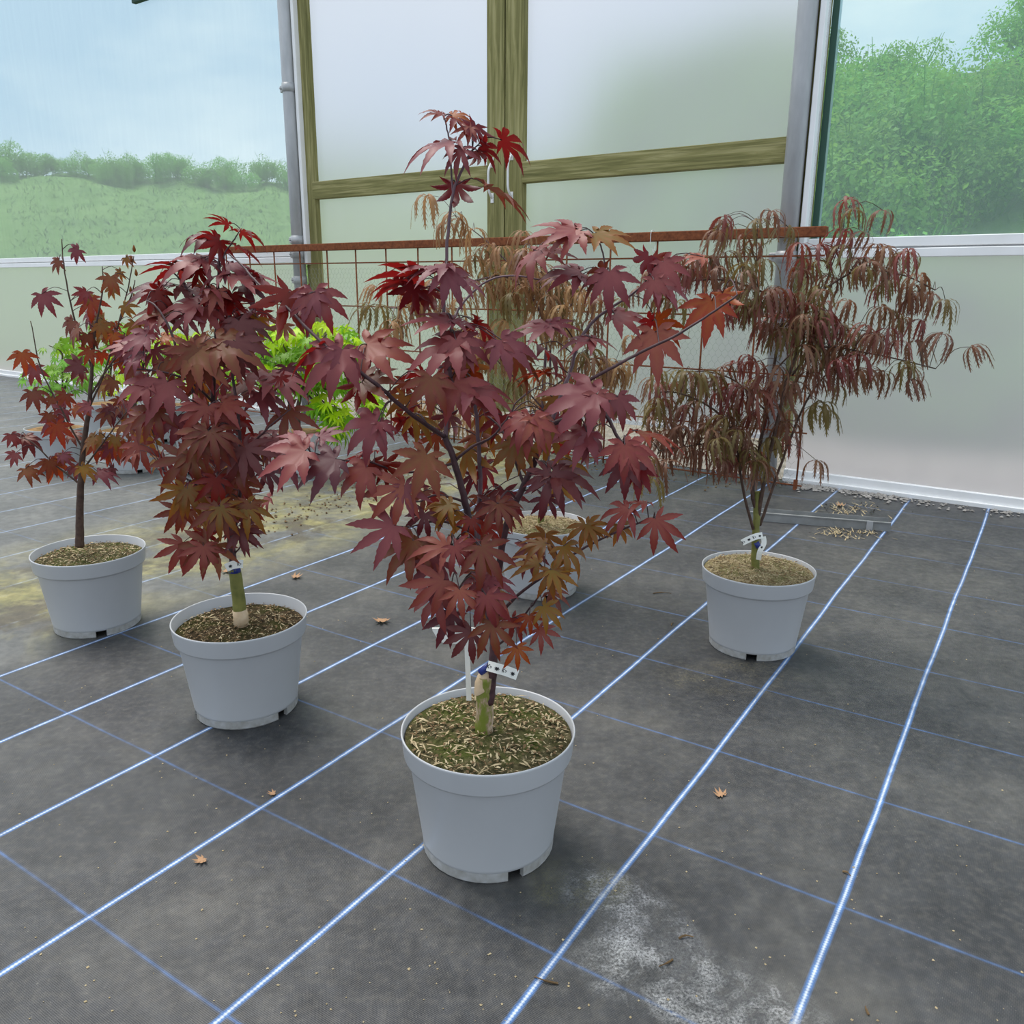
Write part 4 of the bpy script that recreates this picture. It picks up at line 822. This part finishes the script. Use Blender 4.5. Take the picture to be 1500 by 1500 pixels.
def tape(label, pts, hw, marks, Y, loop=None):
    e = empty('name_tape', at(pts[0][0], pts[0][1], Y), label, 'tape')
    q = spline([at(x, y, Y+dy) for (x, y, dy) in pts], 4); k = depth(q[0])/FPX
    mb = MB(); vs = []; n = len(q); tcv = Vector((0, -1, .15)).normalized()
    nrms = []
    for i, P in enumerate(q):
        tg = (q[min(i+1, n-1)]-q[max(i-1, 0)]).normalized(); nr = (CPOS-P).normalized(); nr = (nr-tg*nr.dot(tg)).normalized(); b = tg.cross(nr).normalized(); nrms.append((P, tg, b, nr))
        for off in (.0004, -.0004): vs += [P+b*hw*k+nr*off, P-b*hw*k+nr*off]
    fs = []
    for i in range(n-1):
        a = i*4; c = a+4; fs += [(a, a+1, c+1, c), (a+2, c+2, c+3, a+3), (a, c, c+2, a+2), (a+1, a+3, c+3, c+1)]
    fs += [(0, 2, 3, 1), (4*n-4, 4*n-3, 4*n-1, 4*n-2)]
    st_ = link('strip', mb.add(vs, fs).mesh('strip'), m_label, e)
    for (fpos, kind) in marks:
        P, tg, b, nr = nrms[int(fpos*(n-1))]; C = P+nr*.0009; mk = MB(); s = hw*k*.62
        if kind == 'leaf':
            for j in range(7):
                a = rad(90+(j-3)*42); dd = (tg*cos(a)+b*sin(a)); pd = nr.cross(dd); l = s*(1 if abs(j-3) < 3 else .7)
                mk.add([C-pd*s*.10, C+dd*l*.5-pd*s*.2, C+dd*l, C+dd*l*.5+pd*s*.2, C+pd*s*.10], [(0, 1, 2, 3, 4)])
        else:
            for (x0, y0, x1, y1) in ((-.55, -.7, -.55, .8), (-.5, 0, .1, .7), (-.5, .1, .2, -.6), (.35, -.1, .9, .1), (.4, .5, .8, .3)):
                a0 = C+tg*s*x0+b*s*y0; a1 = C+tg*s*x1+b*s*y1; dd = (a1-a0).normalized(); pd = nr.cross(dd)*s*.11; mk.add([a0-pd, a1-pd, a1+pd, a0+pd], [(0, 1, 2, 3)])
        link('printed_leaf' if kind == 'leaf' else 'printed_letter', mk.mesh('mark'), m_black, st_)
tape('white tape printed with black leaves tied around the middle maple stem', [(714, 975, -.012), (728, 979, -.016), (742, 983, -.012), (758, 989, -.004)], 7.5, [(.12, 'txt'), (.36, 'leaf'), (.62, 'txt'), (.86, 'leaf')], Y1)
tape('white tape printed with black leaves tied around the left maple stem', [(331, 832, -.014), (340, 828, -.018), (350, 826, -.014), (356, 826, -.006)], 6, [(.25, 'leaf'), (.7, 'txt')], Y2)
tape('white tape printed with black leaves tied around the right laceleaf stem', [(1087, 795, -.01), (1097, 790, -.014), (1107, 786, -.016), (1117, 784, -.008)], 4.6, [(.1, 'txt'), (.4, 'leaf'), (.62, 'txt'), (.88, 'leaf')], Y3)
tape('loose white tape tail looping down beside the right laceleaf stem', [(1118, 786, -.006), (1119, 796, -.014), (1113, 808, -.018), (1111, 820, -.012)], 3.6, [(.55, 'leaf')], Y3)
link('graft_tie', MB().tube(T3([(1106, 799, -.004), (1113, 796, -.006)]), [.011, .010], 10).mesh('graft_tie', True), m_blue, label='blue grafting tape on the right laceleaf stem', cat='tape')
# ------------------------------------------------------------------ things on the floor
# metal channel
a = fl(1098, 762); b = fl(1304, 779); a.z = b.z = 0; d = (b-a).normalized(); sd = Vector((-d.y, d.x, 0)); Lc = (b-a).length
mt = Matrix((d, sd, Vector((0, 0, 1)))).transposed().to_4x4(); mt.translation = a
e = empty('metal_channel', a, 'long shallow grey metal channel lying on the ground sheet at the right', 'channel')
link('channel_body', MB().box(0, Lc, 0, .0025, 0, .036).box(0, Lc, .0025, .088, 0, .003).box(0, Lc, .088, .0905, 0, .036).mesh('channel_body'), m_tray, e, mw=mt)
link('channel_lip', MB().box(0, Lc, -.004, .008, .035, .039).mesh('channel_lip'), m_tray, e, mw=mt)
link('joint_clip', MB().box(Lc-.095, Lc-.07, -.005, .0, .0, .040).mesh('joint_clip'), m_steel, e, mw=mt)
# gravel by the wall
mb = MB(); RR = random.Random(8)
def pebble(P, s):
    vs = []; 
    for i in range(6):
        d = [(1, 0, 0), (-1, 0, 0), (0, 1, 0), (0, -1, 0), (0, 0, 1), (0, 0, -1)][i]; q = s*RR.uniform(.6, 1.3); vs.append(P+Vector(d)*q*(.6 if i > 3 else 1))
    mb.add(vs, [(0, 2, 4), (2, 1, 4), (1, 3, 4), (3, 0, 4), (2, 0, 5), (1, 2, 5), (3, 1, 5), (0, 3, 5)])
for i in range(420):
    u = RR.choice((RR.gauss(.42, .10), RR.gauss(.12, .04), RR.uniform(-.1, 1.2))); pebble(W(u, .065+abs(RR.gauss(.02, .05)), .004), RR.uniform(.005, .013))
link('gravel', mb.mesh('gravel'), m_stone, kind='stuff', label='pale gravel scattered along the foot of the right wall', cat='gravel')
mb = MB()
for i in range(260):
    q = fl(RR.gauss(1245, 26), RR.gauss(747, 6)) if i % 2 else fl(RR.gauss(1240, 22), RR.gauss(781, 4)); a_ = RR.uniform(0, 6.28); l = RR.uniform(.004, .02)
    dd = Vector((cos(a_), sin(a_), .2))*l; s_ = Vector((-sin(a_), cos(a_), 0))*.003; mb.add([q-dd-s_+Vector((0, 0, .004)), q-dd+s_+Vector((0, 0, .003)), q+dd+Vector((0, 0, .008))], [(0, 1, 2)])
link('litter', mb.mesh('litter'), m_chip, kind='stuff', label='straw and bark litter around the metal channel', cat='litter')
mb = MB()
for i in range(900):   # earth and moss debris along the seam and below the doors
    if i < 450:
        k = RR.random(); q = W(-3.4+3.2*k, .12+abs(RR.gauss(.1, .12)), .004)
    else:
        ax_ = -2.75+RR.gauss(0, .10); ay_ = RR.uniform(2.2, 4.2); q = Vector((ax_*cos(rad(33))+ay_*sin(rad(33)), -ax_*sin(rad(33))+ay_*cos(rad(33)), .004))
    pebble(q, RR.uniform(.002, .008))
link('soil_crumbs', mb.mesh('soil_crumbs'), m_chipd, kind='stuff', label='crumbs of earth along the seam of the ground sheet', cat='soil')
# fallen leaves and twigs
FL = maple_leaf(90, 1.0, 1.0, .3)
falls = [(560, 910, .055, 'curled tan fallen leaf on the ground sheet between the left and middle pots'), (430, 847, .050, 'small dry fallen leaf behind the left pot'), (1058, 1167, .032, 'small orange fallen leaf on the ground sheet right of the middle pot'), (298, 1260, .030, 'small brown fallen leaf on the sheet at the lower left'), (330, 838, .050, 'tan fallen leaf beside the left maple stem'), (1232, 742, .05, 'pale dry leaf lying behind the metal channel'), (402, 1163, .022, 'tiny red fallen leaf on the sheet below the left pot')]
for i, (x, y, s_, lb) in enumerate(falls):
    q = fl(x, y); R_ = Matrix.Rotation(i*1.9, 4, 'Z') @ Matrix.Rotation(pi+.12, 4, 'X'); s_ *= .8
    link('fallen_leaf', FL, m_dead, label=lb, cat='leaf', group='fallen leaves', mw=Matrix.Translation(q+Vector((0, 0, s_*.16))) @ R_ @ Matrix.Diagonal((s_, s_, s_*.8, 1)))
twigs = [(970, 870, .03, 'thin dark twig on the sheet left of the right pot'), (985, 915, .018, 'short twig near the blue line left of the right pot'), (800, 1437, .020, 'brown twig on the blue line at the bottom'), (975, 1412, .016, 'short brown bark piece on the pale stain'), (1240, 1281, .010, 'small bark piece on the right blue line'), (1005, 1375, .012, 'small curled twig above the pale stain'), (1270, 1482, .012, 'small bark chip at the lower right')]
for i, (x, y, s_, lb) in enumerate(twigs):
    q = fl(x, y); a_ = i*1.3; dd = Vector((cos(a_), sin(a_)*.6, 0))*s_
    link('twig', MB().tube(spline([q-dd+Vector((0, 0, .002)), q+Vector((-dd.y, dd.x, 0))*.2+Vector((0, 0, .004)), q+dd+Vector((0, 0, .002))], 4), [.0018]*5+[.001]*4, 5).mesh('twig'), m_chipd, label=lb, cat='twig', group='twigs on the sheet')

# fine specks of bark and grit on the sheet
mb = MB(); RR = random.Random(19)
for i in range(420):
    q = fl(RR.uniform(0, 1500), RR.uniform(800, 1500)); pebble(q+Vector((0, 0, .0008)), RR.uniform(.0007, .0026))
link('grit', mb.mesh('grit'), m_chip, kind='stuff', label='tiny specks of bark and grit strewn over the ground sheet', cat='grit')
